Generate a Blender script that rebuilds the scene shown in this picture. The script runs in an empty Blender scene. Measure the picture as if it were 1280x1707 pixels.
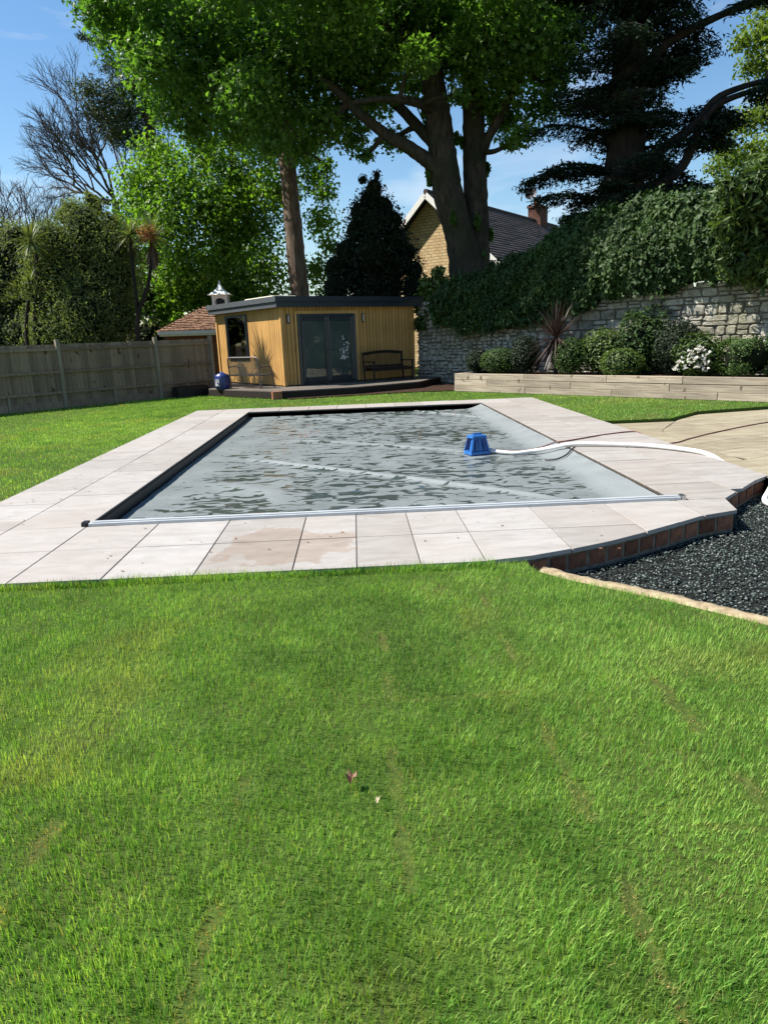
import bpy, math, random
import numpy as np
from math import radians, sin, cos, pi

random.seed(5)
RNG = np.random.default_rng(11)
sc = bpy.context.scene
COL = sc.collection

# ------------------------------------------------------------------ camera, sky, sun, exposure
FPX, PITCH, ROLL, YAW, EYE = 1150.0, 0.2481, 0.0368, 0.0338, 1.62
PW, PH = 1280.0, 1707.0
FW = np.array([sin(YAW)*cos(PITCH), cos(YAW)*cos(PITCH), -sin(PITCH)])
_r = np.array([cos(YAW), -sin(YAW), 0.0]); _u = np.cross(_r, FW)
RT = cos(ROLL)*_r - sin(ROLL)*_u
UP = sin(ROLL)*_r + cos(ROLL)*_u
EYEP = np.array([0, 0, EYE])
cam_data = bpy.data.cameras.new('camera')
cam = bpy.data.objects.new('camera', cam_data); COL.objects.link(cam)
from mathutils import Matrix, Vector
cam.matrix_world = Matrix(((RT[0], UP[0], -FW[0], 0), (RT[1], UP[1], -FW[1], 0), (RT[2], UP[2], -FW[2], EYE), (0, 0, 0, 1)))
cam_data.sensor_fit = 'VERTICAL'; cam_data.sensor_height = 24.0
cam_data.lens = 24.0*FPX/PH
cam_data.clip_start = 0.05; cam_data.clip_end = 2000
sc.camera = cam

SUN_DIR = np.array([-0.61, 0.04, 0.79]); SUN_DIR /= np.linalg.norm(SUN_DIR)
world = bpy.data.worlds.new('World'); sc.world = world; world.use_nodes = True
wn = world.node_tree; wn.nodes.clear()
w_out = wn.nodes.new('ShaderNodeOutputWorld'); w_bg = wn.nodes.new('ShaderNodeBackground')
w_sky = wn.nodes.new('ShaderNodeTexSky'); w_sky.sky_type = 'NISHITA'; w_sky.sun_disc = False
w_sky.sun_elevation = math.asin(SUN_DIR[2]); w_sky.sun_rotation = math.atan2(SUN_DIR[0], SUN_DIR[1])
w_sky.air_density = 1.25; w_sky.dust_density = 0.1; w_sky.ozone_density = 3.5
w_bg.inputs['Strength'].default_value = 0.07
w_tc = wn.nodes.new('ShaderNodeTexCoord'); w_map = wn.nodes.new('ShaderNodeMapping')
w_map.inputs['Scale'].default_value = (2.2, 2.2, 9.0); w_map.inputs['Rotation'].default_value = (0.12, 0.1, 0.3)
w_no = wn.nodes.new('ShaderNodeTexNoise'); w_no.inputs['Scale'].default_value = 2.3; w_no.inputs['Detail'].default_value = 7
w_no.inputs['Distortion'].default_value = 0.6
w_ra = wn.nodes.new('ShaderNodeValToRGB'); w_ra.color_ramp.elements[0].position = 0.53; w_ra.color_ramp.elements[1].position = 0.85
w_ra.color_ramp.elements[1].color = (0.55, 0.55, 0.55, 1)
w_mix = wn.nodes.new('ShaderNodeMixRGB'); w_mix.inputs['Color2'].default_value = (6.5, 6.9, 7.4, 1)
wn.links.new(w_tc.outputs['Generated'], w_map.inputs['Vector']); wn.links.new(w_map.outputs['Vector'], w_no.inputs['Vector'])
wn.links.new(w_no.outputs['Fac'], w_ra.inputs['Fac']); wn.links.new(w_ra.outputs['Color'], w_mix.inputs['Fac'])
w_hs = wn.nodes.new('ShaderNodeHueSaturation'); w_hs.inputs['Saturation'].default_value = 1.16; wn.links.new(w_sky.outputs['Color'], w_hs.inputs['Color']); wn.links.new(w_hs.outputs['Color'], w_mix.inputs['Color1']); wn.links.new(w_mix.outputs['Color'], w_bg.inputs['Color'])
wn.links.new(w_bg.outputs['Background'], w_out.inputs['Surface'])

sun_data = bpy.data.lights.new('sun', 'SUN'); sun_data.energy = 4.6; sun_data.angle = radians(0.53)
sun_data.color = (1.0, 0.95, 0.87)
sun = bpy.data.objects.new('sun', sun_data); COL.objects.link(sun)
sun.rotation_euler = Vector(SUN_DIR).to_track_quat('Z', 'Y').to_euler()
sun.location = Vector(SUN_DIR)*60

vs = sc.view_settings
vs.view_transform = 'Standard'; vs.look = 'None'; vs.exposure = 1.15; vs.gamma = 1.0
try: vs.use_curve_mapping = False
except Exception: pass
sc.render.engine = 'CYCLES'
sc.cycles.max_bounces = 6; sc.cycles.diffuse_bounces = 3; sc.cycles.transparent_max_bounces = 8

# ------------------------------------------------------------------ survey helpers (camera rays into the place)
def ray(px, py): return RT*(px-PW/2)/FPX + UP*(PH/2-py)/FPX + FW
def on_z(px, py, z=0.0):
    d = ray(px, py); return EYEP + d*((z-EYE)/d[2])
def on_y(px, py, Y):
    d = ray(px, py); return EYEP + d*(Y/d[1])

# ------------------------------------------------------------------ materials
MATS = {}
class NB:
    def __init__(s, name):
        s.m = bpy.data.materials.new(name); s.m.use_nodes = True; s.t = s.m.node_tree
        s.b = s.t.nodes['Principled BSDF']; s.out = s.t.nodes['Material Output']; MATS[name] = s.m
    def n(s, t, **kw):
        x = s.t.nodes.new(t)
        for k, v in kw.items():
            if k.startswith('i_'): x.inputs[k[2:].replace('_', ' ')].default_value = v
            else: setattr(x, k, v)
        return x
    def l(s, a, b): s.t.links.new(a, b)
    def coord(s, kind='Object', scale=(1, 1, 1)):
        if kind == 'World': o = s.n('ShaderNodeNewGeometry').outputs['Position']
        else: o = s.n('ShaderNodeTexCoord').outputs[kind]
        mp = s.n('ShaderNodeMapping'); mp.inputs['Scale'].default_value = scale
        s.l(o, mp.inputs['Vector']); return mp.outputs['Vector']
    def noise(s, vec, scale, detail=4, rough=0.55, dist=0.0):
        x = s.n('ShaderNodeTexNoise'); x.inputs['Scale'].default_value = scale; x.inputs['Detail'].default_value = detail
        x.inputs['Roughness'].default_value = rough; x.inputs['Distortion'].default_value = dist
        if vec is not None: s.l(vec, x.inputs['Vector'])
        return x.outputs['Fac']
    def ramp(s, fac, stops):
        x = s.n('ShaderNodeValToRGB'); cr = x.color_ramp
        while len(cr.elements) < len(stops): cr.elements.new(0.5)
        for e, (p, c) in zip(cr.elements, stops):
            e.position = p; e.color = (*c, 1) if len(c) == 3 else c
        s.l(fac, x.inputs['Fac']); return x.outputs['Color']
    def mix(s, fac, a, b, mode='MIX'):
        x = s.n('ShaderNodeMixRGB', blend_type=mode)
        for v, i in ((fac, 'Fac'), (a, 'Color1'), (b, 'Color2')):
            if isinstance(v, (int, float)): x.inputs[i].default_value = v
            elif isinstance(v, tuple): x.inputs[i].default_value = (*v, 1)
            else: s.l(v, x.inputs[i])
        return x.outputs['Color']
    def math(s, op, a, b=0.0):
        x = s.n('ShaderNodeMath', operation=op)
        for v, i in ((a, 0), (b, 1)):
            if isinstance(v, (int, float)): x.inputs[i].default_value = v
            else: s.l(v, x.inputs[i])
        return x.outputs[0]
    def attr(s, name): return s.n('ShaderNodeAttribute', attribute_name=name).outputs['Fac']
    def rnd(s): return s.n('ShaderNodeObjectInfo').outputs['Random']
    def bump(s, h, strength=0.4, dist=0.01):
        x = s.n('ShaderNodeBump'); x.inputs['Strength'].default_value = strength; x.inputs['Distance'].default_value = dist
        s.l(h, x.inputs['Height']); s.l(x.outputs['Normal'], s.b.inputs['Normal'])
    def base(s, c):
        if isinstance(c, tuple): s.b.inputs['Base Color'].default_value = (*c, 1)
        else: s.l(c, s.b.inputs['Base Color'])
    def rough(s, r, spec=0.5):
        if isinstance(r, (int, float)): s.b.inputs['Roughness'].default_value = r
        else: s.l(r, s.b.inputs['Roughness'])
        s.b.inputs['Specular IOR Level'].default_value = spec

def simple(name, a, b=None, scale=8, rough=0.6, bump=0.0, spec=0.4, metal=0.0, stretch=(1, 1, 1), per_obj=0.0, lo=0.3, hi=0.7):
    m = NB(name); v = m.coord('Object', stretch); f = m.noise(v, scale, 5)
    b = b or tuple(x*0.75 for x in a)
    c = m.ramp(f, [(lo, b), (hi, a)])
    if per_obj:
        r = m.ramp(m.rnd(), [(0.0, (1-per_obj,)*3), (1.0, (1+per_obj*0.6,)*3)])
        c = m.mix(1.0, c, r, 'MULTIPLY')
    m.base(c); m.rough(rough, spec); m.b.inputs['Metallic'].default_value = metal
    if bump: m.bump(f, bump, 0.01)
    return m.m

def leaf_mat(name, dark, light, trans=0.35, tcol=None, rough=0.45, spec=0.35):
    m = NB(name); t = m.attr('tone')
    c = m.ramp(t, [(0.0, dark), (0.55, tuple((x+y)/2 for x, y in zip(dark, light))), (1.0, light)])
    m.base(c); m.rough(rough, spec)
    tr = m.n('ShaderNodeBsdfTranslucent')
    tc = m.mix(1.0, c, tcol or (1.25, 1.3, 0.5), 'MULTIPLY'); m.l(tc, tr.inputs['Color'])
    mx = m.n('ShaderNodeMixShader'); mx.inputs[0].default_value = trans
    m.l(m.b.outputs[0], mx.inputs[1]); m.l(tr.outputs[0], mx.inputs[2]); m.l(mx.outputs[0], m.out.inputs['Surface'])
    return m.m

def bark_mat(name, a, b, scale=6, stretch=(1, 1, 0.25), moss=None):
    m = NB(name); v = m.coord('Object', stretch); f = m.noise(v, scale, 8, 0.65, 0.4); f2 = m.noise(m.coord('Object'), 1.1, 3)
    c = m.ramp(f, [(0.3, b), (0.65, a)])
    if moss: c = m.mix(m.ramp(f2, [(0.45, (0, 0, 0)), (0.65, (0.8,)*3)]), c, moss)
    m.base(c); m.rough(0.9, 0.15); m.bump(f, 1.0, 0.11); return m.m

# leaves and bark
M_SYC = leaf_mat('sycamore_leaf', (0.058, 0.130, 0.026), (0.155, 0.265, 0.046), 0.58, tcol=(1.1, 1.3, .5))
M_LIME = leaf_mat('lime_leaf', (0.070, 0.150, 0.022), (0.210, 0.340, 0.042), 0.58, tcol=(1.15, 1.3, .5))
M_YELLOWGREEN = leaf_mat('young_leaf', (0.09, 0.15, 0.022), (0.19, 0.26, 0.04), 0.5)
M_HOLLY = leaf_mat('dark_evergreen_leaf', (0.008, 0.016, 0.008), (0.020, 0.036, 0.014), 0.08, rough=0.5, spec=0.2)
M_CEDAR = leaf_mat('cedar_needle', (0.010, 0.022, 0.015), (0.024, 0.046, 0.024), 0.12, rough=0.7, spec=0.15)
M_PINE = leaf_mat('pine_needle', (0.030, 0.050, 0.024), (0.085, 0.112, 0.050), 0.18, rough=0.6)
M_OLIVE = leaf_mat('olive_bush_leaf', (0.068, 0.098, 0.040), (0.215, 0.255, 0.095), 0.45, rough=.6, spec=.15)
M_IVY = leaf_mat('ivy_leaf', (0.020, 0.046, 0.011), (0.054, 0.100, 0.022), 0.22, rough=0.55, spec=0.22)
M_LAUREL = leaf_mat('laurel_leaf', (0.032, 0.062, 0.016), (0.095, 0.150, 0.034), 0.28, rough=0.48, spec=0.3)
M_BOX = leaf_mat('box_leaf', (0.028, 0.060, 0.014), (0.085, 0.150, 0.030), 0.28, rough=0.5, spec=.25)
M_SHRUB = leaf_mat('shrub_leaf', (0.045, 0.085, 0.018), (0.130, 0.195, 0.040), 0.32)
M_GREYLEAF = leaf_mat('grey_hedge_leaf', (0.075, 0.100, 0.055), (0.210, 0.240, 0.130), 0.42, rough=.6, spec=.15)
M_PURPLE = leaf_mat('purple_blade', (0.024, 0.016, 0.015), (0.092, 0.066, 0.055), 0.10, tcol=(1.2, 0.7, 0.6), rough=0.4)
M_PALMLEAF = leaf_mat('palm_blade', (0.050, 0.075, 0.022), (0.190, 0.215, 0.080), 0.35)
M_DEADLEAF = leaf_mat('dead_blade', (0.060, 0.040, 0.022), (0.140, 0.095, 0.050), 0.2, tcol=(1.2, 0.9, 0.5))
M_FLOWER_ORANGE = leaf_mat('orange_flower', (0.26, 0.09, 0.03), (0.45, 0.20, 0.08), 0.2, tcol=(1.2, .7, .4))
M_PETAL = leaf_mat('white_petal', (0.55, 0.52, 0.46), (0.80, 0.79, 0.72), 0.3, tcol=(1, 1, .9))
M_BARK_SYC = bark_mat('sycamore_bark', (0.085, 0.070, 0.054), (0.022, 0.018, 0.014), 7, (1, 1, 0.3), (0.035, 0.038, 0.020))
M_BARK_PINE = bark_mat('brown_bark', (0.20, 0.145, 0.105), (0.055, 0.038, 0.028), 7, (1, 1, 0.22))
M_BARK_DARK = bark_mat('dark_bark', (0.040, 0.032, 0.026), (0.014, 0.012, 0.010), 6)
M_TWIG = bark_mat('bare_twig_bark', (0.135, 0.110, 0.095), (0.070, 0.055, 0.048), 3)
M_CORE = simple('shade_core_dark', (0.010, 0.014, 0.007), rough=0.9, spec=0.05)  # near-black solid cores added inside foliage to stop light leaking through

def grass_mat():
    m = NB('grass_blade'); t = m.attr('tone'); d = m.attr('dry')
    c = m.ramp(t, [(0.0, (0.030, 0.088, 0.016)), (0.40, (0.160, 0.350, 0.056)), (1.0, (0.520, 0.720, 0.180))])
    c = m.mix(d, c, (0.52, 0.38, 0.17))
    m.base(c); m.rough(0.5, 0.25)
    tr = m.n('ShaderNodeBsdfTranslucent'); m.l(m.mix(1.0, c, (1.3, 1.25, 0.45), 'MULTIPLY'), tr.inputs['Color'])
    mx = m.n('ShaderNodeMixShader'); mx.inputs[0].default_value = 0.42
    m.l(m.b.outputs[0], mx.inputs[1]); m.l(tr.outputs[0], mx.inputs[2]); m.l(mx.outputs[0], m.out.inputs['Surface'])
    return m.m
M_GRASS = grass_mat()
def lawn_mat():
    m = NB('lawn_soil'); v = m.coord('World'); f = m.noise(v, 40, 5); g = m.noise(v, 1.3, 3)
    c = m.ramp(f, [(0.3, (0.028, 0.052, 0.010)), (0.7, (0.070, 0.115, 0.020))])
    c = m.mix(m.ramp(g, [(0.5, (0, 0, 0)), (0.75, (0.6,)*3)]), c, (0.07, 0.055, 0.025))
    m.base(c); m.rough(0.95, 0.1); m.bump(f, 0.6, 0.02); return m.m
M_LAWN = lawn_mat()

def slab_mat(name, a, b, tint, stain=False, vary=0.10, streak=0.0):
    m = NB(name); v = m.coord('World')
    f = m.noise(m.coord('World', (2.0, 5.0, 1)), 1.6, 8, 0.62, 0.5); g = m.noise(v, 24, 4); h = m.noise(v, 0.55, 3)
    c = m.ramp(f, [(0.28, b), (0.62, a)])
    c = m.mix(m.ramp(h, [(0.45, (0, 0, 0)), (0.7, (0.55,)*3)]), c, tint)
    sp = m.ramp(m.noise(v, 60, 2), [(0.66, (1,)*3), (0.74, (0.72, 0.66, 0.56))]); c = m.mix(0.55, c, sp, 'MULTIPLY')
    r = m.ramp(m.rnd(), [(0.0, (1-vary, 1-vary*1.15, 1-vary*1.3)), (0.5, (1, 0.98, 0.97)), (1.0, (1+vary*.4,)*3)])
    c = m.mix(1.0, c, r, 'MULTIPLY')
    if streak:
        q = m.noise(m.coord('World', (0.45, 4.2, 1)), 1.5, 4, 0.5, 0.3)
        c = m.mix(m.ramp(q, [(0.42, (0, 0, 0)), (0.62, (streak,)*3)]), c, (0.56, 0.50, 0.44), 'MULTIPLY')
    if stain:   # a spill dried into the stone
        mp = m.n('ShaderNodeMapping'); mp.inputs['Location'].default_value = (0.62/0.62, -5.45/0.62, 0); mp.inputs['Scale'].default_value = (1/0.62, 1/0.62, 0)
        m.l(m.n('ShaderNodeNewGeometry').outputs['Position'], mp.inputs['Vector'])
        gr = m.n('ShaderNodeVectorMath', operation='LENGTH'); m.l(mp.outputs['Vector'], gr.inputs[0])
        k = m.math('ADD', gr.outputs['Value'], m.math('MULTIPLY', m.math('SUBTRACT', m.noise(v, 3.2, 5, .6), 0.5), 1.5))
        c = m.mix(m.ramp(k, [(0.80, (0.85,)*3), (0.84, (0, 0, 0))]), c, (0.85, 0.75, 0.67), 'MULTIPLY')
    m.base(c); m.rough(0.72, 0.3)
    m.bump(m.math('ADD', m.math('MULTIPLY', f, 0.8), m.math('MULTIPLY', g, 0.3)), 0.35, 0.012); return m.m
M_SLAB = slab_mat('pale_sandstone', (0.345, 0.330, 0.312), (0.268, 0.250, 0.230), (0.312, 0.272, 0.240), stain=True, vary=0.15)
M_SLABR = slab_mat('streaked_sandstone', (0.330, 0.313, 0.292), (0.255, 0.235, 0.212), (0.300, 0.268, 0.237), streak=0.22)
M_PATIO = slab_mat('buff_sandstone', (0.315, 0.283, 0.205), (0.225, 0.195, 0.138), (0.285, 0.252, 0.165), vary=0.16, streak=0.35)
M_JOINT = simple('joint_mortar', (0.11, 0.092, 0.075), (0.05, 0.042, 0.034), 30, 0.95, 0.3, 0.1)
M_MORTAR = simple('wall_mortar', (0.17, 0.155, 0.125), (0.085, 0.075, 0.06), 14, 0.95, 0.6, 0.1)
M_BRICK = simple('red_brick', (0.30, 0.125, 0.070), (0.13, 0.060, 0.038), 14, 0.9, 0.5, 0.15, per_obj=0.4)
M_CHIM = simple('sooty_chimney_brick', (0.15, 0.070, 0.048), (0.055, 0.030, 0.024), 5, 0.9, 0.5, 0.15)
M_BRICKMORTAR = simple('brick_mortar', (0.24, 0.20, 0.155), (0.12, 0.10, 0.078), 20, 0.95, 0.5, 0.1)
def stone_mat():
    m = NB('whitewashed_stone'); v = m.coord('World')
    f = m.noise(v, 5.5, 7, 0.65, 0.6); g = m.noise(v, 0.7, 3); h = m.noise(v, 22, 4)
    c = m.ramp(f, [(0.30, (0.12, 0.11, 0.085)), (0.46, (0.34, 0.32, 0.27)), (0.66, (0.52, 0.50, 0.44))])
    c = m.mix(m.ramp(g, [(0.42, (0, 0, 0)), (0.68, (0.75,)*3)]), c, (0.16, 0.155, 0.085))
    c = m.mix(1.0, c, m.ramp(m.rnd(), [(0.0, (0.62,)*3), (1.0, (1.12,)*3)]), 'MULTIPLY')
    m.base(c); m.rough(0.92, 0.15); m.bump(m.math('ADD', f, m.math('MULTIPLY', h, 0.6)), 0.8, 0.04); return m.m
M_STONE = stone_mat()
def wood_mat(name, a, b, stretch=(14, 14, 1.2), scale=2.0, per_obj=0.2, knots=True, rough=0.75, axis_stain=None):
    m = NB(name); v = m.coord('Object', stretch); f = m.noise(v, scale, 6, 0.6, 0.8)
    c = m.ramp(f, [(0.3, b), (0.68, a)])
    if knots:
        k = m.ramp(m.noise(m.coord('World', (1, 1, 0.8)), 6.5, 1, .3), [(0.70, (1,)*3), (0.78, (0.35, 0.30, 0.25))])
        c = m.mix(1.0, c, k, 'MULTIPLY')
    w = m.ramp(m.noise(m.coord('World'), 0.9, 3), [(0.3, (0.78,)*3), (0.7, (1.08,)*3)]); c = m.mix(1.0, c, w, 'MULTIPLY')
    if per_obj: c = m.mix(1.0, c, m.ramp(m.rnd(), [(0, (1-per_obj,)*3), (1, (1+per_obj*.5,)*3)]), 'MULTIPLY')
    m.base(c); m.rough(rough, 0.25); m.bump(f, 0.35, 0.008); return m.m
M_FENCE = wood_mat('weathered_fence_wood', (0.290, 0.225, 0.155), (0.150, 0.115, 0.080), per_obj=0.28)
M_POST = wood_mat('pale_fence_post_wood', (0.35, 0.30, 0.225), (0.22, 0.185, 0.135), knots=False)
M_CLAD = wood_mat('golden_cladding', (0.60, 0.355, 0.125), (0.45, 0.245, 0.075), per_obj=0.12, knots=False, rough=0.5)
M_SLEEPER = wood_mat('bleached_sleeper', (0.44, 0.37, 0.28), (0.24, 0.19, 0.14), (14, 14, 0.9), 1.8, 0.22)
M_BENCH = wood_mat('dark_bench_wood', (0.030, 0.021, 0.016), (0.014, 0.010, 0.008), per_obj=0.1, knots=False)
M_DECKB = wood_mat('grey_deck_board', (0.18, 0.155, 0.13), (0.10, 0.085, 0.07), (1.5, 14, 14), 2, 0.2)
M_KERB = simple('sandy_concrete', (0.40, 0.325, 0.21), (0.20, 0.15, 0.09), 16, 0.95, 1.0, 0.1)
M_SOIL = simple('dark_mulch', (0.060, 0.034, 0.022), (0.020, 0.012, 0.009), 30, 0.95, 0.9, 0.1)
M_GRAVELBED = simple('gravel_bed', (0.022, 0.024, 0.023), (0.010, 0.011, 0.010), 60, 0.95, 0.8, 0.1)
def gravel_mat():
    m = NB('slate_gravel'); t = m.attr('tone')
    m.base(m.ramp(t, [(0, (0.008, 0.012, 0.010)), (0.5, (0.050, 0.068, 0.058)), (0.82, (0.14, 0.172, 0.152)), (1.0, (0.22, 0.24, 0.215))]))
    m.rough(0.75, 0.3); return m.m
M_GRAVEL = gravel_mat()
M_ANTHRACITE = simple('anthracite_paint', (0.022, 0.030, 0.038), (0.018, 0.025, 0.031), 5, 0.4, 0.0, 0.5)
M_FASCIA_LIT = simple('anthracite_sunlit_side', (0.075, 0.080, 0.088), (0.055, 0.060, 0.066), 6, 0.55, 0.2, 0.4)  # lighter copy of the anthracite, sunlight painted in for the left side
M_ROOFFELT = simple('roof_felt', (0.06, 0.06, 0.062), (0.04, 0.04, 0.04), 12, 0.9, 0.3, 0.2)
M_WHITE = simple('white_paint', (0.78, 0.77, 0.74), (0.68, 0.67, 0.63), 5, 0.5)
M_CREAM = simple('cream_paint', (0.62, 0.58, 0.47), (0.50, 0.47, 0.37), 6, 0.6)
M_STEEL = simple('brushed_steel', (0.55, 0.55, 0.55), (0.45, 0.45, 0.45), 30, 0.3, 0, 0.5, 1.0)
M_BLACKMETAL = simple('black_metal', (0.045, 0.038, 0.040), (0.028, 0.024, 0.026), 8, 0.4, 0, 0.5, 0.2)
M_TUBE = simple('bronze_metal_tube', (0.16, 0.13, 0.13), (0.09, 0.075, 0.075), 9, 0.35, 0, 0.5, 0.5)
M_RAIL = simple('cover_track_aluminium', (0.50, 0.52, 0.53), (0.42, 0.44, 0.455), 4, 0.38, 0, 0.5, 0.15)
M_LINER = simple('dark_pool_liner', (0.010, 0.013, 0.019), (0.007, 0.009, 0.013), 6, 0.5)
M_BLUE = simple('blue_plastic', (0.030, 0.145, 0.42), (0.022, 0.11, 0.33), 5, 0.32, 0, 0.5)
M_BLUEDARK = simple('navy_drum_plastic', (0.020, 0.035, 0.17), (0.015, 0.026, 0.12), 5, 0.35, 0, 0.5)
M_HOSE = simple('white_hose_plastic', (0.74, 0.73, 0.70), (0.64, 0.63, 0.59), 9, 0.42, 0, 0.5)
M_CABLE = simple('dark_red_cable', (0.130, 0.022, 0.022), (0.095, 0.016, 0.017), 9, 0.4)
M_BLACK = simple('black_plastic', (0.018, 0.018, 0.020), (0.012, 0.012, 0.013), 9, 0.4)
M_TILE = simple('dark_roof_tile', (0.060, 0.046, 0.044), (0.028, 0.022, 0.022), 3, 0.75, 0.3, 0.35)
M_REDTILE = simple('brown_clay_tile', (0.34, 0.20, 0.125), (0.15, 0.080, 0.050), 9, 0.85, 0.5, 0.2, lo=.35, hi=.65)
M_TERRACOTTA = simple('terracotta_pot', (0.32, 0.11, 0.06), (0.22, 0.075, 0.04), 9, 0.8)
M_LENS = simple('lamp_lens', (0.55, 0.52, 0.48), (0.48, 0.45, 0.41), 5, 0.3)
M_BLIND = simple('grey_blind', (0.23, 0.25, 0.25), (0.19, 0.21, 0.21), 3, 0.7, stretch=(1, 1, 9))
M_WINDARK = simple('dark_interior', (0.016, 0.018, 0.028), (0.010, 0.012, 0.018), 3, 0.6)
def brickwall_mat():
    m = NB('house_brickwork'); tc = m.coord('UV')
    b = m.n('ShaderNodeTexBrick'); m.l(tc, b.inputs['Vector'])
    b.inputs['Color1'].default_value = (0.66, 0.49, 0.27, 1); b.inputs['Color2'].default_value = (0.50, 0.34, 0.17, 1); b.inputs['Mortar'].default_value = (0.10, 0.075, 0.05, 1)
    b.inputs['Scale'].default_value = 1.0; b.inputs['Brick Width'].default_value = 0.34; b.inputs['Row Height'].default_value = 0.14; b.inputs['Mortar Size'].default_value = 0.016
    m.base(m.mix(0.35, b.outputs['Color'], m.ramp(m.noise(tc, 3, 5), [(.3, (.34, .23, .12)), (.7, (.68, .54, .32))])))
    m.rough(0.9, 0.15); m.bump(b.outputs['Fac'], -0.5, 0.02); return m.m
M_HOUSEBRICK = brickwall_mat()
def glass_mat():
    m = NB('window_glass'); g = m.n('ShaderNodeBsdfGlossy'); g.inputs['Roughness'].default_value = 0.03; g.inputs['Color'].default_value = (0.9, 0.95, 0.95, 1)
    t = m.n('ShaderNodeBsdfTransparent'); t.inputs['Color'].default_value = (0.82, 0.86, 0.86, 1)
    f = m.n('ShaderNodeFresnel'); f.inputs['IOR'].default_value = 1.55
    mx = m.n('ShaderNodeMixShader'); m.l(f.outputs[0], mx.inputs[0]); m.l(t.outputs[0], mx.inputs[1]); m.l(g.outputs[0], mx.inputs[2])
    m.l(mx.outputs[0], m.out.inputs['Surface']); return m.m
M_GLASS = glass_mat()
def mesh_fabric():
    m = NB('sling_mesh_fabric'); m.base(m.ramp(m.noise(m.coord('Object'), 5, 4), [(.3, (0.040, 0.038, 0.030)), (.7, (0.065, 0.060, 0.048))])); m.rough(0.7, .2)
    t = m.n('ShaderNodeBsdfTransparent'); mx = m.n('ShaderNodeMixShader'); mx.inputs[0].default_value = 0.55
    m.l(m.b.outputs[0], mx.inputs[1]); m.l(t.outputs[0], mx.inputs[2]); m.l(mx.outputs[0], m.out.inputs['Surface']); return m.m
M_SLING = mesh_fabric()
def cover_mat():
    m = NB('grey_pool_cover'); w = m.attr('wet'); v = m.coord('World')
    mp = m.n('ShaderNodeMapping'); mp.inputs['Rotation'].default_value = (0, 0, radians(28)); mp.inputs['Scale'].default_value = (0.75, 1.5, 1)
    m.l(m.n('ShaderNodeNewGeometry').outputs['Position'], mp.inputs['Vector'])
    n = m.noise(mp.outputs['Vector'], 5.2, 1.0, .4, 1.1)
    wet = m.math('ADD', w, m.math('MULTIPLY', m.math('SUBTRACT', n, 0.5), 2.2))
    mask = m.ramp(wet, [(0.30, (0, 0, 0)), (0.38, (1, 1, 1))])
    dry_lit = m.attr('ridge')
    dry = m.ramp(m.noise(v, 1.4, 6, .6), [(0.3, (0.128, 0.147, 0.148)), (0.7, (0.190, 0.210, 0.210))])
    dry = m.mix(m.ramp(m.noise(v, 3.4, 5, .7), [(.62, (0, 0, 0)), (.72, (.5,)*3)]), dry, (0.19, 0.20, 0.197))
    dry = m.mix(m.math('MULTIPLY', dry_lit, .75), dry, (0.200, 0.218, 0.219))  # folds paler as dry and sunlit; right rim's sunlight put into the colour
    m.base(m.mix(mask, dry, (0.042, 0.054, 0.048)))
    x = m.n('ShaderNodeMapRange'); x.inputs['To Min'].default_value = 0.46; x.inputs['To Max'].default_value = 0.07
    m.l(mask, x.inputs['Value']); m.rough(x.outputs[0], 0.5)
    q = m.noise(mp.outputs['Vector'], 3.6, 3, .5, 1.2); cr = m.math('POWER', m.math('SUBTRACT', 1.0, m.math('ABSOLUTE', m.math('SUBTRACT', m.math('MULTIPLY', q, 2.0), 1.0))), 9.0)
    hgt = m.math('ADD', m.math('MULTIPLY', m.noise(mp.outputs['Vector'], 7, 4, .6, .8), m.math('SUBTRACT', 1.0, mask)), m.math('MULTIPLY', cr, .35))
    m.bump(hgt, 0.32, 0.02)
    return m.m
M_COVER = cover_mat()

# ------------------------------------------------------------------ object helpers
ORG = {}
def put(name, data, parent=None, loc=(0, 0, 0), rot=(0, 0, 0), scale=(1, 1, 1)):
    o = bpy.data.objects.new(name, data); COL.objects.link(o)
    loc = np.array(loc, float)
    if parent is not None:
        o.parent = parent; o.location = loc - ORG[parent.name]
    else: o.location = loc
    o.rotation_euler = rot; o.scale = scale
    ORG[o.name] = loc
    return o
def tag(o, label=None, cat=None, group=None, kind=None):
    for k, v in (('label', label), ('category', cat), ('group', group), ('kind', kind)):
        if v: o[k] = v
    return o
def thing(name, loc, label, cat, group=None):
    return tag(put(name, None, None, loc), label, cat, group)

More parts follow.
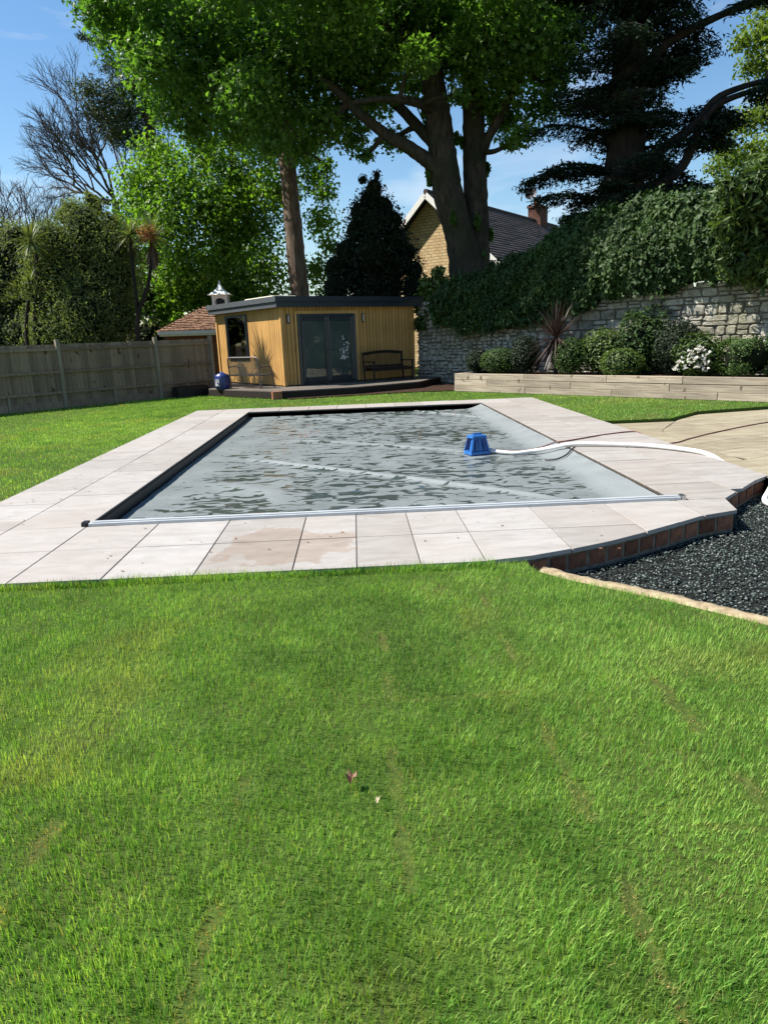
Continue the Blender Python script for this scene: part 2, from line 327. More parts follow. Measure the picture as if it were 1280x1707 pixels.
class MB:
    """collects shapes in place coordinates; build() links them as one mesh object"""
    def __init__(s): s.v = []; s.f = []
    def add(s, V, F):
        b = len(s.v); s.v += [tuple(map(float, p)) for p in V]; s.f += [tuple(i+b for i in f) for f in F]; return s
    def box(s, c, d, rz=0.0, tilt=None):
        x, y, z = (k/2 for k in d); V = []
        for k in ((-1, -1, -1), (1, -1, -1), (1, 1, -1), (-1, 1, -1), (-1, -1, 1), (1, -1, 1), (1, 1, 1), (-1, 1, 1)):
            p = np.array((k[0]*x, k[1]*y, k[2]*z))
            if tilt is not None: p = np.array(tilt @ Vector(p))
            V.append((c[0]+p[0]*cos(rz)-p[1]*sin(rz), c[1]+p[0]*sin(rz)+p[1]*cos(rz), c[2]+p[2]))
        return s.add(V, [(0, 3, 2, 1), (4, 5, 6, 7), (0, 1, 5, 4), (1, 2, 6, 5), (2, 3, 7, 6), (3, 0, 4, 7)])
    def prism(s, poly, z0, z1, inset=0.0, drop=0.0):
        n = len(poly); P = np.array(poly, float)[:, :2]; c = P.mean(0)
        V = [(*p, z0) for p in P] + [(*p, z1-drop) for p in P]
        F = [tuple(range(n-1, -1, -1))] + [(i, (i+1) % n, n+(i+1) % n, n+i) for i in range(n)]
        if inset > 0:
            d = P-c; L = np.maximum(np.linalg.norm(d, axis=1, keepdims=True), 1e-6); Q = c + d*(1-inset/L)
            V += [(*p, z1) for p in Q]
            F += [(n+i, n+(i+1) % n, 2*n+(i+1) % n, 2*n+i) for i in range(n)] + [tuple(range(2*n, 3*n))]
        else: F.append(tuple(range(n, 2*n)))
        return s.add(V, F)
    def tube(s, pts, r, n=8, cap=True):
        P = [np.array(p, float) for p in pts]; m = len(P)
        R = r if hasattr(r, '__len__') else [r]*m
        V = []; up = np.array((0.0, 0, 1)); u = None
        for i in range(m):
            t = P[min(i+1, m-1)] - P[max(i-1, 0)]; t /= max(np.linalg.norm(t), 1e-9)
            if u is None:
                u = np.cross(t, up if abs(t[2]) < 0.9 else np.array((1.0, 0, 0)))
            u = u - t*(u@t); u /= max(np.linalg.norm(u), 1e-9); w = np.cross(t, u)
            for k in range(n):
                a = 2*pi*k/n; V.append(P[i] + (u*cos(a)+w*sin(a))*R[i])
        F = [(i*n+k, i*n+(k+1) % n, (i+1)*n+(k+1) % n, (i+1)*n+k) for i in range(m-1) for k in range(n)]
        if cap: F += [tuple(range(n-1, -1, -1)), tuple(range((m-1)*n, m*n))]
        return s.add(V, F)
    def bar(s, a, b, w, h=None):
        """a straight bar of rectangular section from a to b"""
        a, b = np.array(a, float), np.array(b, float); h = h or w; t = b-a; t /= np.linalg.norm(t)
        u = np.cross(t, (0, 0, 1.0) if abs(t[2]) < 0.95 else (1.0, 0, 0)); u /= np.linalg.norm(u); v = np.cross(u, t)
        V = [p + u*i*w/2 + v*j*h/2 for p in (a, b) for i, j in ((-1, -1), (1, -1), (1, 1), (-1, 1))]
        return s.add(V, [(0, 1, 2, 3), (7, 6, 5, 4), (0, 4, 5, 1), (1, 5, 6, 2), (2, 6, 7, 3), (3, 7, 4, 0)])
    def ball(s, c, r, nu=10, nv=7):
        r = r if hasattr(r, '__len__') else (r, r, r); V = []
        for j in range(1, nv):
            for i in range(nu):
                a = 2*pi*i/nu; b = pi*j/nv; V.append((c[0]+r[0]*sin(b)*cos(a), c[1]+r[1]*sin(b)*sin(a), c[2]+r[2]*cos(b)))
        V += [(c[0], c[1], c[2]+r[2]), (c[0], c[1], c[2]-r[2])]; T = len(V)-2; B = T+1
        F = [(j*nu+i, (j+1)*nu+i, (j+1)*nu+(i+1) % nu, j*nu+(i+1) % nu) for j in range(nv-2) for i in range(nu)]
        F += [(T, i, (i+1) % nu) for i in range(nu)] + [(B, (nv-2)*nu+(i+1) % nu, (nv-2)*nu+i) for i in range(nu)]
        return s.add(V, F)
    def lathe(s, c, prof, n=16):
        V = [(c[0]+r*cos(2*pi*k/n), c[1]+r*sin(2*pi*k/n), c[2]+z) for r, z in prof for k in range(n)]; m = len(prof)
        F = [(i*n+k, i*n+(k+1) % n, (i+1)*n+(k+1) % n, (i+1)*n+k) for i in range(m-1) for k in range(n)]
        F += [tuple(range(n-1, -1, -1)), tuple(range((m-1)*n, m*n))]; return s.add(V, F)
    def build(s, name, mat, parent=None, smooth=False, loc=None, label=None, kind=None, bevel=0.0):
        o0 = np.array(loc, float) if loc is not None else (ORG[parent.name] if parent is not None else np.mean(np.array(s.v), 0)*np.array((1, 1, 0)))
        me = bpy.data.meshes.new(name); me.from_pydata([tuple(np.array(p)-o0) for p in s.v], [], s.f)
        me.materials.append(mat)
        if smooth: me.polygons.foreach_set('use_smooth', [True]*len(me.polygons))
        me.update()
        o = put(name, me, parent, o0)
        if label: o['label'] = label
        if kind: o['kind'] = kind
        if bevel:
            b = o.modifiers.new('bevel', 'BEVEL'); b.width = bevel; b.segments = 2; b.limit_method = 'ANGLE'
        return o

def fast_mesh(name, V, F, mat, attrs=None, smooth=False, origin=(0, 0, 0)):
    """numpy vertices (n,3) and equal sized faces (m,k)"""
    me = bpy.data.meshes.new(name); k = F.shape[1]; V = V - np.array(origin)
    me.vertices.add(len(V)); me.vertices.foreach_set('co', V.astype(np.float32).ravel())
    me.loops.add(F.size); me.loops.foreach_set('vertex_index', F.astype(np.int32).ravel())
    me.polygons.add(len(F)); me.polygons.foreach_set('loop_start', np.arange(0, F.size, k, dtype=np.int32))
    if smooth: me.polygons.foreach_set('use_smooth', np.ones(len(F), bool))
    me.materials.append(mat)
    for n, a in (attrs or {}).items():
        at = me.attributes.new(n, 'FLOAT', 'POINT'); at.data.foreach_set('value', np.asarray(a, np.float32))
    me.update(calc_edges=True); me.validate(); return me

def unit(a): return a/np.maximum(np.linalg.norm(a, axis=-1, keepdims=True), 1e-9)
def vnoise(x, y, s, seed=0):
    x = np.asarray(x)*s; y = np.asarray(y)*s; xi = np.floor(x).astype(np.int64); yi = np.floor(y).astype(np.int64); fx = x-xi; fy = y-yi
    fx = fx*fx*(3-2*fx); fy = fy*fy*(3-2*fy)
    def h(i, j):
        k = (i*374761393 + j*668265263 + seed*974634777) & 0x7fffffff; k = ((k ^ (k >> 13))*1274126177) & 0x7fffffff
        return ((k ^ (k >> 16)) & 0xffff)/65535.0
    return (h(xi, yi)*(1-fx)+h(xi+1, yi)*fx)*(1-fy) + (h(xi, yi+1)*(1-fx)+h(xi+1, yi+1)*fx)*fy
def fbm(x, y, s, seed=0, o=4): return sum(vnoise(x, y, s*2**k, seed+k)*0.5**k for k in range(o))/sum(0.5**k for k in range(o))
def inpoly(x, y, poly):
    P = np.asarray(poly)[:, :2]; r = np.zeros(np.shape(x), bool); n = len(P)
    for i in range(n):
        (x0, y0), (x1, y1) = P[i], P[(i+1) % n]
        if y0 == y1: continue
        r ^= ((y0 > y) != (y1 > y)) & (x < (x1-x0)*(y-y0)/(y1-y0)+x0)
    return r
def clip_rect(poly, x0, x1, y0, y1):
    """region polygon clipped to a rectangle"""
    def cut(P, ax, v, sg):
        out = []
        for i in range(len(P)):
            a, b = P[i], P[(i+1) % len(P)]; da, db = sg*(a[ax]-v), sg*(b[ax]-v)
            if da >= 0: out.append(a)
            if da*db < 0:
                t = da/(da-db); out.append((a[0]+t*(b[0]-a[0]), a[1]+t*(b[1]-a[1])))
        return out
    P = [tuple(p[:2]) for p in poly]
    for ax, v, sg in ((0, x0, 1), (0, x1, -1), (1, y0, 1), (1, y1, -1)):
        P = cut(P, ax, v, sg)
        if len(P) < 3: return []
    out = []
    for p in P:
        if not out or math.hypot(p[0]-out[-1][0], p[1]-out[-1][1]) > 0.012: out.append(p)
    if len(out) > 2 and math.hypot(out[0][0]-out[-1][0], out[0][1]-out[-1][1]) < 0.012: out.pop()
    return out
def area(P): return abs(sum(P[i][0]*P[(i+1) % len(P)][1]-P[(i+1) % len(P)][0]*P[i][1] for i in range(len(P))))/2
def smooth_line(P, n=6):
    P = [np.array(p, float) for p in P]; out = []
    for i in range(len(P)-1):
        a, b, c, d = P[max(i-1, 0)], P[i], P[i+1], P[min(i+2, len(P)-1)]
        for k in range(n):
            t = k/n; out.append(0.5*((2*b)+(-a+c)*t+(2*a-5*b+4*c-d)*t*t+(-a+3*b-3*c+d)*t**3))
    out.append(P[-1]); return out

# leaves -----------------------------------------------------------
def leaf_mesh(name, C, N, T, L, W, tone, mat, origin, fold=0.18):
    n = len(C); N = unit(N); T = unit(T - N*(T*N).sum(1, keepdims=True)); B = np.cross(N, T)
    L = np.broadcast_to(L, n)[:, None]; W = np.broadcast_to(W, n)[:, None]
    V = np.empty((n, 4, 3)); V[:, 0] = C - T*L*0.5; V[:, 2] = C + T*L*0.5 - N*L*0.12
    mid = C - T*L*0.06
    V[:, 1] = mid - B*W*0.5 + N*W*fold; V[:, 3] = mid + B*W*0.5 + N*W*fold
    i = np.arange(n)[:, None]*4
    F = np.concatenate([i+np.array([[0, 1, 2]]), i+np.array([[0, 2, 3]])], 1).reshape(-1, 3)
    return fast_mesh(name, V.reshape(-1, 3), F, mat, {'tone': np.repeat(tone, 4)}, origin=origin)
def lobed_mesh(name, C, N, T, L, W, tone, mat, origin, fold=0.16):
    """three pointed leaves: base, side lobes, notches and tip"""
    n = len(C); N = unit(N); T = unit(T - N*(T*N).sum(1, keepdims=True)); B = np.cross(N, T)
    L = np.broadcast_to(L, n)[:, None]; W = np.broadcast_to(W, n)[:, None]; V = np.empty((n, 6, 3))
    for k, (u, v, h) in enumerate(((0, -.5, 0), (-.58, -.02, .9), (-.20, .06, .3), (0, .52, -.8), (.20, .06, .3), (.58, -.02, .9))): V[:, k] = C + B*W*u + T*L*v + N*W*fold*h
    i = np.arange(n)[:, None]*6
    F = np.concatenate([i+np.array([q]) for q in ((0, 2, 1), (0, 3, 2), (0, 4, 3), (0, 5, 4))], 0)
    return fast_mesh(name, V.reshape(-1, 3), F, mat, {'tone': np.repeat(tone, 6)}, origin=origin)
def clump_points(clumps, per, rng, shell=0.5):
    """clumps: (cx,cy,cz,rx,ry,rz); returns leaf centres, outward directions and a per clump tone"""
    C = []; O = []; T = []
    for q in clumps:
        c = np.array(q[:3]); r = np.array(q[3:6]); k = int(per*float(np.mean(r[:2]*r[2])) * (q[6] if len(q) > 6 else 1.0)) + 4
        d = unit(rng.normal(size=(k, 3))); rad = rng.random(k)**shell * (1+0.16*rng.normal(size=k))
        C.append(c + d*r*rad[:, None]); O.append(d); T.append(np.full(k, rng.random()))
    return np.concatenate(C), np.concatenate(O), np.concatenate(T)
def foliage(name, clumps, per, L, W, mat, parent, rng, up=0.5, out=0.5, shell=0.5, hang=0.3, jit=0.35, keep=None, lobed=False):
    C, O, ct = clump_points(clumps, per, rng, shell)
    if keep is not None:
        k = keep(C); C, O, ct = C[k], O[k], ct[k]
    n = len(C); N = rng.normal(size=(n, 3))*0.7 + O*out + np.array((0, 0, up))
    T = rng.normal(size=(n, 3)) + O*0.5 + np.array((0, 0, -hang))
    s = 1 + jit*rng.normal(size=n).clip(-1.5, 1.8)
    tone = (0.5*ct + 0.5*rng.random(n)).clip(0, 1)
    me = (lobed_mesh if lobed else leaf_mesh)(name, C, N, T, L*s, W*s, tone, mat, ORG[parent.name])
    return put(name, me, parent, ORG[parent.name])
def pix_clumps(lst, Y, dy, rng, flat=1.0):
    """crown masses: photo-surveyed directions, each given its own real distance, size and depth"""
    out = []
    for q in lst:
        px, py, r = q[:3]; y = Y + dy*(2*rng.random()-1) if len(q) < 4 else q[3]
        c = on_y(px, py, y); R = r/FPX*np.linalg.norm(c-EYEP)/1.05
        out.append((*c, R, R, R*flat))
    return out
def grow(clumps, trunk_nodes, parent, mat, r0, rng, name='branch', sag=0.12, minr=0.02):
    """joins every clump to the nearest wood already grown, thinner outwards; one mesh per tree"""
    nodes = [(np.array(p), r) for p, r in trunk_nodes]; b = MB()
    P = sorted([np.array(c[:3]) for c in clumps], key=lambda p: min(np.linalg.norm(p-q) for q, _ in trunk_nodes))
    for p in P:
        best = min(nodes, key=lambda q: np.linalg.norm(p-q[0]) + 0.5*max(0, q[0][2]-p[2]))
        a, ra = best; d = np.linalg.norm(p-a)
        if d < 0.3: continue
        r1 = max(min(ra*0.72, r0), minr*1.6); r2 = max(r1*0.45, minr)
        m = (a+p)/2 + rng.normal(size=3)*d*0.07 + np.array((0, 0, sag*d*(0.5 if p[2] > a[2] else -0.4)))
        L = smooth_line([a, m, p], 4); rr = np.linspace(r1, r2, len(L)); b.tube(L, list(rr), 6)
        for k in (len(L)//3, 2*len(L)//3, len(L)-1): nodes.append((L[k], rr[k]))
    return tag(b.build(name, mat, parent, smooth=True), kind='stuff'), nodes

# ------------------------------------------------------------------ the setting: ground, lawn, terrace, patio, gravel, pool
GZ, GRAVZ, PATZ = -0.04, -0.20, -0.10
def flat(name, poly, z, mat, kind='structure', thick=0.2):
    b = MB(); b.prism(poly, z-thick, z); o = b.build(name, mat, loc=(0, 0, 0)); return tag(o, kind=kind)
b = MB(); b.add([(-400, -60, -.5), (400, -60, -.5), (400, 600, -.5), (-400, 600, -.5)], [(0, 1, 2, 3)])
tag(b.build('ground', M_SOIL, loc=(0, 0, 0)), kind='structure')

STRIP_OUT = [(1.24, 4.62), (1.40, 4.42), (1.62, 4.21), (1.85, 4.00), (2.07, 3.76), (2.27, 3.54), (2.70, 3.12), (3.30, 2.62), (5.0, 1.45), (9.0, 0.0), (14.0, -1.3)]
STRIP_IN = [(1.34, 4.72), (1.49, 4.52), (1.71, 4.31), (1.94, 4.10), (2.16, 3.86), (2.36, 3.64), (2.79, 3.22), (3.38, 2.73), (5.06, 1.57), (9.04, 0.13), (14.03, -1.17)]
lawn = MB()
lawn.prism([(-60, -30), (60, -30), (60, -8)] + STRIP_OUT[::-1] + [(1.2, 4.83), (-3.98, 4.83), (-60, 4.83)], GZ-.3, GZ)
lawn.prism([(-60, 4.83), (-3.98, 4.83), (-3.98, 17.58), (-60, 17.58)], GZ-.3, GZ)
lawn.prism([(-60, 17.58), (4.45, 17.58), (4.45, 12.70), (5.85, 12.70), (6.8, 13.60), (8.46, 13.96), (14, 14.9), (60, 16), (60, 70), (-60, 70)], GZ-.3, GZ)
tag(lawn.build('lawn', M_LAWN, loc=(0, 0, 0)), kind='structure')

# retaining line of the terrace
EDGE = [(0.55, 4.79), (0.88, 4.79), (1.25, 4.86), (1.58, 4.98), (1.95, 5.14), (2.28, 5.32), (2.62, 5.52), (2.98, 5.745), (3.38, 5.885), (3.50, 6.32), (4.22, 7.05), (4.47, 7.25)]
DECK = [(-4.0, 4.79)] + EDGE + [(4.47, 17.6), (-4.0, 17.6)]
PX0, PX1, PY0, PY1 = -2.57, 3.02, 6.345, 16.68
bed = MB()
inner = [(x-0.05, y+0.07) for x, y in EDGE[1:9]] + [(3.40, 6.36), (4.16, 7.13), (4.42, 7.30)]
bed.prism([(-3.97, 4.83)] + inner + [(4.42, PY0), (4.42, PY0+1.2), (PX1+.01, PY0+1.2), (PX1+.01, PY0), (-3.97, PY0)], -.3, -.011)
bed.prism([(-3.97, PY0), (PX0-.01, PY0), (PX0-.01, PY1), (-3.97, PY1)], -.3, -.011)
bed.prism([(PX1+.01, PY0+1.2), (4.42, PY0+1.2), (4.42, PY1), (PX1+.01, PY1)], -.3, -.011)
bed.prism([(-3.97, PY1), (4.42, PY1), (4.42, 17.57), (-3.97, 17.57)], -.3, -.011)
terrace = tag(bed.build('terrace', M_JOINT, loc=(0, 0, 0)), kind='structure')
def slab(poly, mat, parent, z1, th=0.035, gap=0.0058):
    P = np.array(poly); c = P.mean(0); d = P-c; L = np.linalg.norm(d, axis=1, keepdims=True); P = c + d*(1-gap*1.3/np.maximum(L, .05))
    b = MB(); dz = RNG.normal()*0.0011; b.prism([tuple(p) for p in P], z1-th+dz, z1+dz, 0.004, 0.002)
    return b.build('paving_slab', mat, parent, loc=(*c, z1))
XS = [-4.0, -3.29, -2.57, -1.90, -1.235, -.52, -.05, .42, .90, 1.60, 2.33, 3.02, 3.75, 4.47]
for j, (y0, y1) in enumerate(((4.70, 5.58), (5.58, PY0-.008))):
    for x0, x1 in zip(XS[:-1], XS[1:]):
        P = clip_rect(DECK, x0, x1, y0, y1)
        if len(P) > 2 and area(P) > .01: slab(P, M_SLAB, terrace, 0.0)
for ci, (x0, x1) in enumerate(((-4.0, -3.29), (-3.29, PX0-.006), (PX1+.006, 3.75), (3.75, 4.47))):
    y = PY0-.008
    h = 0.36 if ci in (0, 3) else 0.72
    while y < PY1+.01:
        y2 = min(y+h, PY1+.015); h = 0.72
        if PY1 - y2 < 0.2: y2 = PY1+.015
        P = clip_rect(DECK, x0, x1, y, y2)
        if len(P) > 2 and area(P) > .01: slab(P, M_SLAB if ci < 2 else M_SLABR, terrace, 0.0)
        y = y2
xx = [-4.0, -3.29, -2.57] + [(-2.57 + 0.70*k) for k in range(1, 8)] + [3.02, 3.75, 4.47]
for x0, x1 in zip(xx[:-1], xx[1:]): slab([(x0, PY1+.015), (x1, PY1+.015), (x1, 17.6), (x0, 17.6)], M_SLAB, terrace, 0.0)

# brick retaining wall under the terrace edge
wall = MB()
WL = [np.array(p) for p in ([(0.95, 4.805)] + EDGE[2:])]
def inset_pts(P, d):
    out = []
    for i in range(len(P)):
        t = P[min(i+1, len(P)-1)] - P[max(i-1, 0)]; t = t/np.linalg.norm(t); out.append(P[i] + np.array((-t[1], t[0]))*d)
    return out
wo, wi = inset_pts(WL, 0.030), inset_pts(WL, 0.16)
for i in range(len(WL)-1): wall.prism([wo[i], wo[i+1], wi[i+1], wi[i]], -.32, -.037)
rw = tag(wall.build('retaining_wall', M_BRICKMORTAR, loc=(0, 0, 0)), 'low brick retaining wall under the curved terrace edge beside the gravel', 'wall')
bm = MB(); bm.box((0, 0, 0), (0.188, 0.10, 0.115)); 
brick_me = None
fo = inset_pts(WL, 0.022)
for i in range(len(WL)-1):
    a, c = fo[i], fo[i+1]; L = np.linalg.norm(c-a); t = (c-a)/L; k = max(1, round(L/0.232)); ang = math.atan2(t[1], t[0])
    for q in range(k):
        p = a + t*L*(q+.5)/k; nrm = np.array((-t[1], t[0])); pc = p + nrm*(0.05+RNG.normal()*0.002)
        z = -0.037-.018-.0625
        if brick_me is None:
            o = bm.build('brick', M_BRICK, rw, loc=(0, 0, 0), bevel=0.004); brick_me = o.data; o.location = (pc[0], pc[1], z); o.rotation_euler = (0, 0, ang)
        else: o = put('brick', brick_me, rw, (pc[0], pc[1], z), (RNG.normal()*.01, 0, ang+RNG.normal()*.012)); 
        o.scale = (L/k/0.232*(1+RNG.normal()*.02), 1, 1+RNG.normal()*.03)

# gravel, its edging and the patio
flat('gravel_bed', STRIP_IN[:-1] + [(14, -1.1), (14, 8.4), (8, 7.9), (5.0, 7.6), (4.3, 7.4), (0.95, 5.2), (0.95, 4.85)], GRAVZ-.012, M_GRAVELBED)
ko = smooth_line(STRIP_OUT[:9], 7); ki = smooth_line(STRIP_IN[:9], 7); kv = []; kf = []
for i, (p, q) in enumerate(zip(ko, ki)):
    j = RNG.normal(size=4)*.004
    for k, (u, z) in enumerate(((0.0, -.3), (0.0+j[0]*.5, -.055+j[1]*.5), (.18+j[2], -.032+j[1]), (.5, -.027+j[0]), (.82+j[3], -.033+j[2]), (1.0, -.06+j[3]), (1.0, -.3))):
        kv.append((p[0]+(q[0]-p[0])*u, p[1]+(q[1]-p[1])*u, z))
for i in range(len(ko)-1):
    for k in range(6): kf.append((i*7+k, i*7+k+1, i*7+k+8, i*7+k+7))
kf += [tuple(range(7)), tuple(range(len(kv)-1, len(kv)-8, -1))]
b = MB(); b.add(kv, kf); tag(b.build('kerb', M_KERB, loc=(0, 0, 0), smooth=True), kind='structure')
PATIO = [(4.47, 7.30), (5.2, 7.45), (8, 8.0), (14, 8.6), (14, 14.88), (8.46, 13.94), (6.8, 13.58), (5.85, 12.68), (4.79, 12.68), (4.47, 12.68)]
patio = flat('patio', PATIO, PATZ-.012, M_JOINT)
BAND = [(4.485, 7.33), (5.0, 7.44), (5.02, 10.9), (5.2, 11.6), (5.6, 12.2), (6.0, 12.80), (5.85, 12.68), (4.79, 12.68), (4.485, 12.68)]
FILL = [(5.006, 7.45), (8, 8.02), (14, 8.6), (14, 14.86), (8.46, 13.92), (6.8, 13.56), (6.006, 12.80), (5.608, 12.2), (5.207, 11.6), (5.026, 10.9)]
y = 7.3
while y < 12.7:
    P = clip_rect(BAND, 4.4, 6.2, y, y+0.9); y += 0.9
    if len(P) > 2 and area(P) > .02: slab(P, M_PATIO, patio, PATZ)
ra = radians(24); R2 = np.array(((cos(ra), sin(ra)), (-sin(ra), cos(ra)))); FR = [tuple(R2 @ np.array(p)) for p in FILL]
for j in range(6, 22):
    h0 = j*0.62 - 4; xo = 0.37*(j % 2)
    for i in range(4, 26):
        x0 = 3 + i*0.75 + xo - 1.5
        P = clip_rect(FR, x0, x0+.75, h0, h0+.62)
        if len(P) > 2 and area(P) > .02: slab([tuple(R2.T @ np.array(p)) for p in P], M_PATIO, patio, PATZ)
# gravel stones
rg = np.random.default_rng(3); n = 48000
gx = rg.uniform(1.2, 6.0, n); gy = rg.uniform(2.2, 7.6, n)
GR = STRIP_IN[:9] + [(6.2, 1.6), (6.2, 7.6), (4.50, 7.24)] + EDGE[::-1][1:10]
k = inpoly(gx, gy, GR); gx, gy = gx[k], gy[k]; n = len(gx)
octv = np.array([(1, 0, 0), (0, 1, 0), (-1, 0, 0), (0, -1, 0), (0, 0, 1), (0, 0, -1)], float)
octf = np.array([(0, 1, 4), (1, 2, 4), (2, 3, 4), (3, 0, 4), (1, 0, 5), (2, 1, 5), (3, 2, 5), (0, 3, 5)])
r = rg.uniform(.006, .0125, (n, 1, 1)); a = rg.uniform(0, 6.28, n)
V = octv[None]*(1+.35*rg.normal(size=(n, 6, 3))).clip(.4, 1.7)*np.array((1.25, .9, .6))
V = np.stack([V[..., 0]*np.cos(a)[:, None]-V[..., 1]*np.sin(a)[:, None], V[..., 0]*np.sin(a)[:, None]+V[..., 1]*np.cos(a)[:, None], V[..., 2]], -1)
V = V*r + np.stack([gx, gy, GRAVZ + rg.uniform(-.008, .008, n) + .012*fbm(gx, gy, 2.0, 4)], -1)[:, None, :]
F = (octf[None]+np.arange(n)[:, None, None]*6).reshape(-1, 3)
tone = np.repeat(rg.random(n)**1.5, 6)
tag(put('gravel', fast_mesh('gravel', V.reshape(-1, 3), F, M_GRAVEL, {'tone': tone})), 'dark slate gravel below the brick edge of the terrace', 'gravel', kind='stuff')

# pool: basin, cover with its wrinkles and puddles, cover track
b = MB()
for c, d in (((PX0-.012, (PY0+PY1)/2, -.25), (.024, PY1-PY0+.05, .43)), ((PX1+.012, (PY0+PY1)/2, -.25), (.024, PY1-PY0+.05, .43)),
             (((PX0+PX1)/2, PY0-.012, -.25), (PX1-PX0, .024, .43)), (((PX0+PX1)/2, PY1+.012, -.25), (PX1-PX0, .024, .43)), (((PX0+PX1)/2, (PY0+PY1)/2, -.47), (PX1-PX0, PY1-PY0, .02))):
    b.box(c, d)
tag(b.build('pool_basin', M_LINER, loc=(0, 0, 0)), kind='structure')
nx, ny = 240, 460
X, Y = np.meshgrid(np.linspace(PX0+.015, PX1-.006, nx), np.linspace(PY0+.02, PY1-.01, ny))
wx = X + 0.30*fbm(X, Y, .8, 21); wy = Y + .45*(fbm(X, Y, 0.6, 5)-.5) + 0.35*X
wr = np.abs(2*fbm(wx*0.80, wy*1.25, 2.4, 31, 3)-1)
wr2 = fbm(wx*0.9, wy*1.5, 3.4, 47, 3)
soft = fbm(X, Y, .5, 77, 3)
amp = 0.35 + 1.0*fbm(X, Y, .55, 91, 2)
Z = -0.150 + 0.020*(soft-.5) + amp*(0.006*(1-wr)**3 + 0.010*(wr2-.5))
ridge = np.zeros_like(X)
for (x0, y0), (x1, y1), wd, hh in (((1.1, 17.05), (2.95, 14.4), .045, .035), ((-1.5, 12.75), (1.9, 10.3), .045, .030), ((-2.0, 10.85), (2.35, 7.0), .050, .038), ((-2.2, 9.0), (-0.6, 7.6), .22, .03), ((-1.6, 16.2), (0.4, 14.9), .10, .03)):
    dx, dy = x1-x0, y1-y0; L = math.hypot(dx, dy); s = ((X-x0)*dx+(Y-y0)*dy)/L; t = (-(X-x0)*dy+(Y-y0)*dx)/L - .10*np.sin(s/L*pi)
    endf = np.clip(s/.8, 0, 1)*np.clip((L-s)/.6, 0, 1)
    ridge = np.maximum(ridge, hh*np.exp(-(t/wd)**2)*endf)
Z += ridge
er = np.clip((X-(PX1-.42))/.42, 0, 1); Z += er**1.25*(.118 + .045*np.sin(Y*7.5+2.6*np.sin(Y*2.1)+3*fbm(X, Y, 1.5, 8))*(1-er)*2)
ef = np.clip((Y-(PY1-.2))/.2, 0, 1); Z += ef**2*.02
low = (0.5-wr2)*2.2 + (wr-.38)*.9 + 0.9*(.5-soft)
wet = 0.22 + 0.16*low - ridge*9 - er*1.2 - .5*np.clip(((PX0+.7)-X)/.7, 0, 1) + .55*(amp-.85)
V = np.stack([X, Y, Z], -1).reshape(-1, 3)
i = (np.arange(ny-1)[:, None]*nx + np.arange(nx-1)[None]).ravel(); F = np.stack([i, i+1, i+nx+1, i+nx], -1)
cover = put('pool_cover', fast_mesh('pool_cover', V, F, M_COVER, {'wet': wet.ravel(), 'ridge': np.maximum(np.clip(ridge/.03, 0, 1)**.8, np.clip(er*2.2, 0, 1)*1.25).ravel()}, True))  # second term paints the sun-facing right rim paler
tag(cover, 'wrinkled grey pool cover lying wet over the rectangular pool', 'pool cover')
track = thing('cover_track', (0.25, 6.36, 0), 'long pale metal rail across the near end of the pool', 'pool rail')
b = MB(); b.box((0.26, 6.366, .016), (5.62, .070, .030)); b.build('rail', M_RAIL, track, bevel=.004)
b = MB(); b.box((0.27, 6.374, .037), (5.58, .040, .012)); b.build('rail_cap', M_RAIL, track, bevel=.004)
b = MB(); b.box((-2.585, 6.37, .022), (.05, .085, .044)).box((-2.61, 6.38, .012), (.03, .05, .022)); b.build('end_cap', M_BLACK, track)
b = MB(); b.box((3.095, 6.37, .022), (.04, .085, .044)); b.build('end_cap', M_STEEL, track)

# ------------------------------------------------------------------ boundary fence
R0 = np.array((-6.30, 22.80)); FD = np.array((.700, .714)); FN = np.array((.714, -.700)); fang = math.atan2(FD[1], FD[0])
def FP(s, d=0.0): return R0 + FD*s + FN*d
fence = thing('timber_fence', (*FP(-3), 0), 'long weathered closeboard timber fence along the left side of the lawn', 'fence')
bm = MB(); bm.add([(-.066, -.006, 0), (.066, -.011, 0), (.066, .011, 0), (-.066, .002, 0), (-.066, -.006, 1), (.066, -.011, 1), (.066, .011, 1), (-.066, .002, 1)], [(0, 3, 2, 1), (4, 5, 6, 7), (0, 1, 5, 4), (1, 2, 6, 5), (2, 3, 7, 6), (3, 0, 4, 7)])
o = bm.build('board', M_FENCE, fence, loc=(0, 0, 0)); board_me = o.data; first = True
s = -12.4
while s < 2.1:
    top = 1.77 + .008*s*.6 + RNG.normal()*.004; p = FP(s)
    if not first: o = put('board', board_me, fence)
    o.location = np.array((p[0], p[1], .15)) - ORG['timber_fence']; o.rotation_euler = (0, RNG.normal()*.004, fang); o.scale = (1, 1, top-.15); first = False
    s += .119
posts = [-12.28, -9.21, -6.14, -3.07, 0.0, 2.05]
for a in posts:
    p = FP(a, .045); b = MB(); b.box((*p, .92), (.11, .11, 1.92), fang); b.add([], []); o = b.build('post', M_POST, fence, bevel=.006)
for a, c in zip(posts[:-1], posts[1:]):
    for z in (1.63, 1.00, .42):
        b = MB(); b.bar((*FP(a+.06, .045), z+.006*a*.6), (*FP(c-.06, .045), z+.006*c*.6), .07, .075); b.build('rail', M_FENCE, fence)
    b = MB(); b.bar((*FP(a+.06, .025), .06), (*FP(c-.06, .025), .06), .03, .2); b.build('gravel_board', M_FENCE, fence)
    b = MB(); b.box((*FP((a+c)/2, .05), .17), (.07, .06, .44), fang); b.build('kick_post', M_POST, fence)

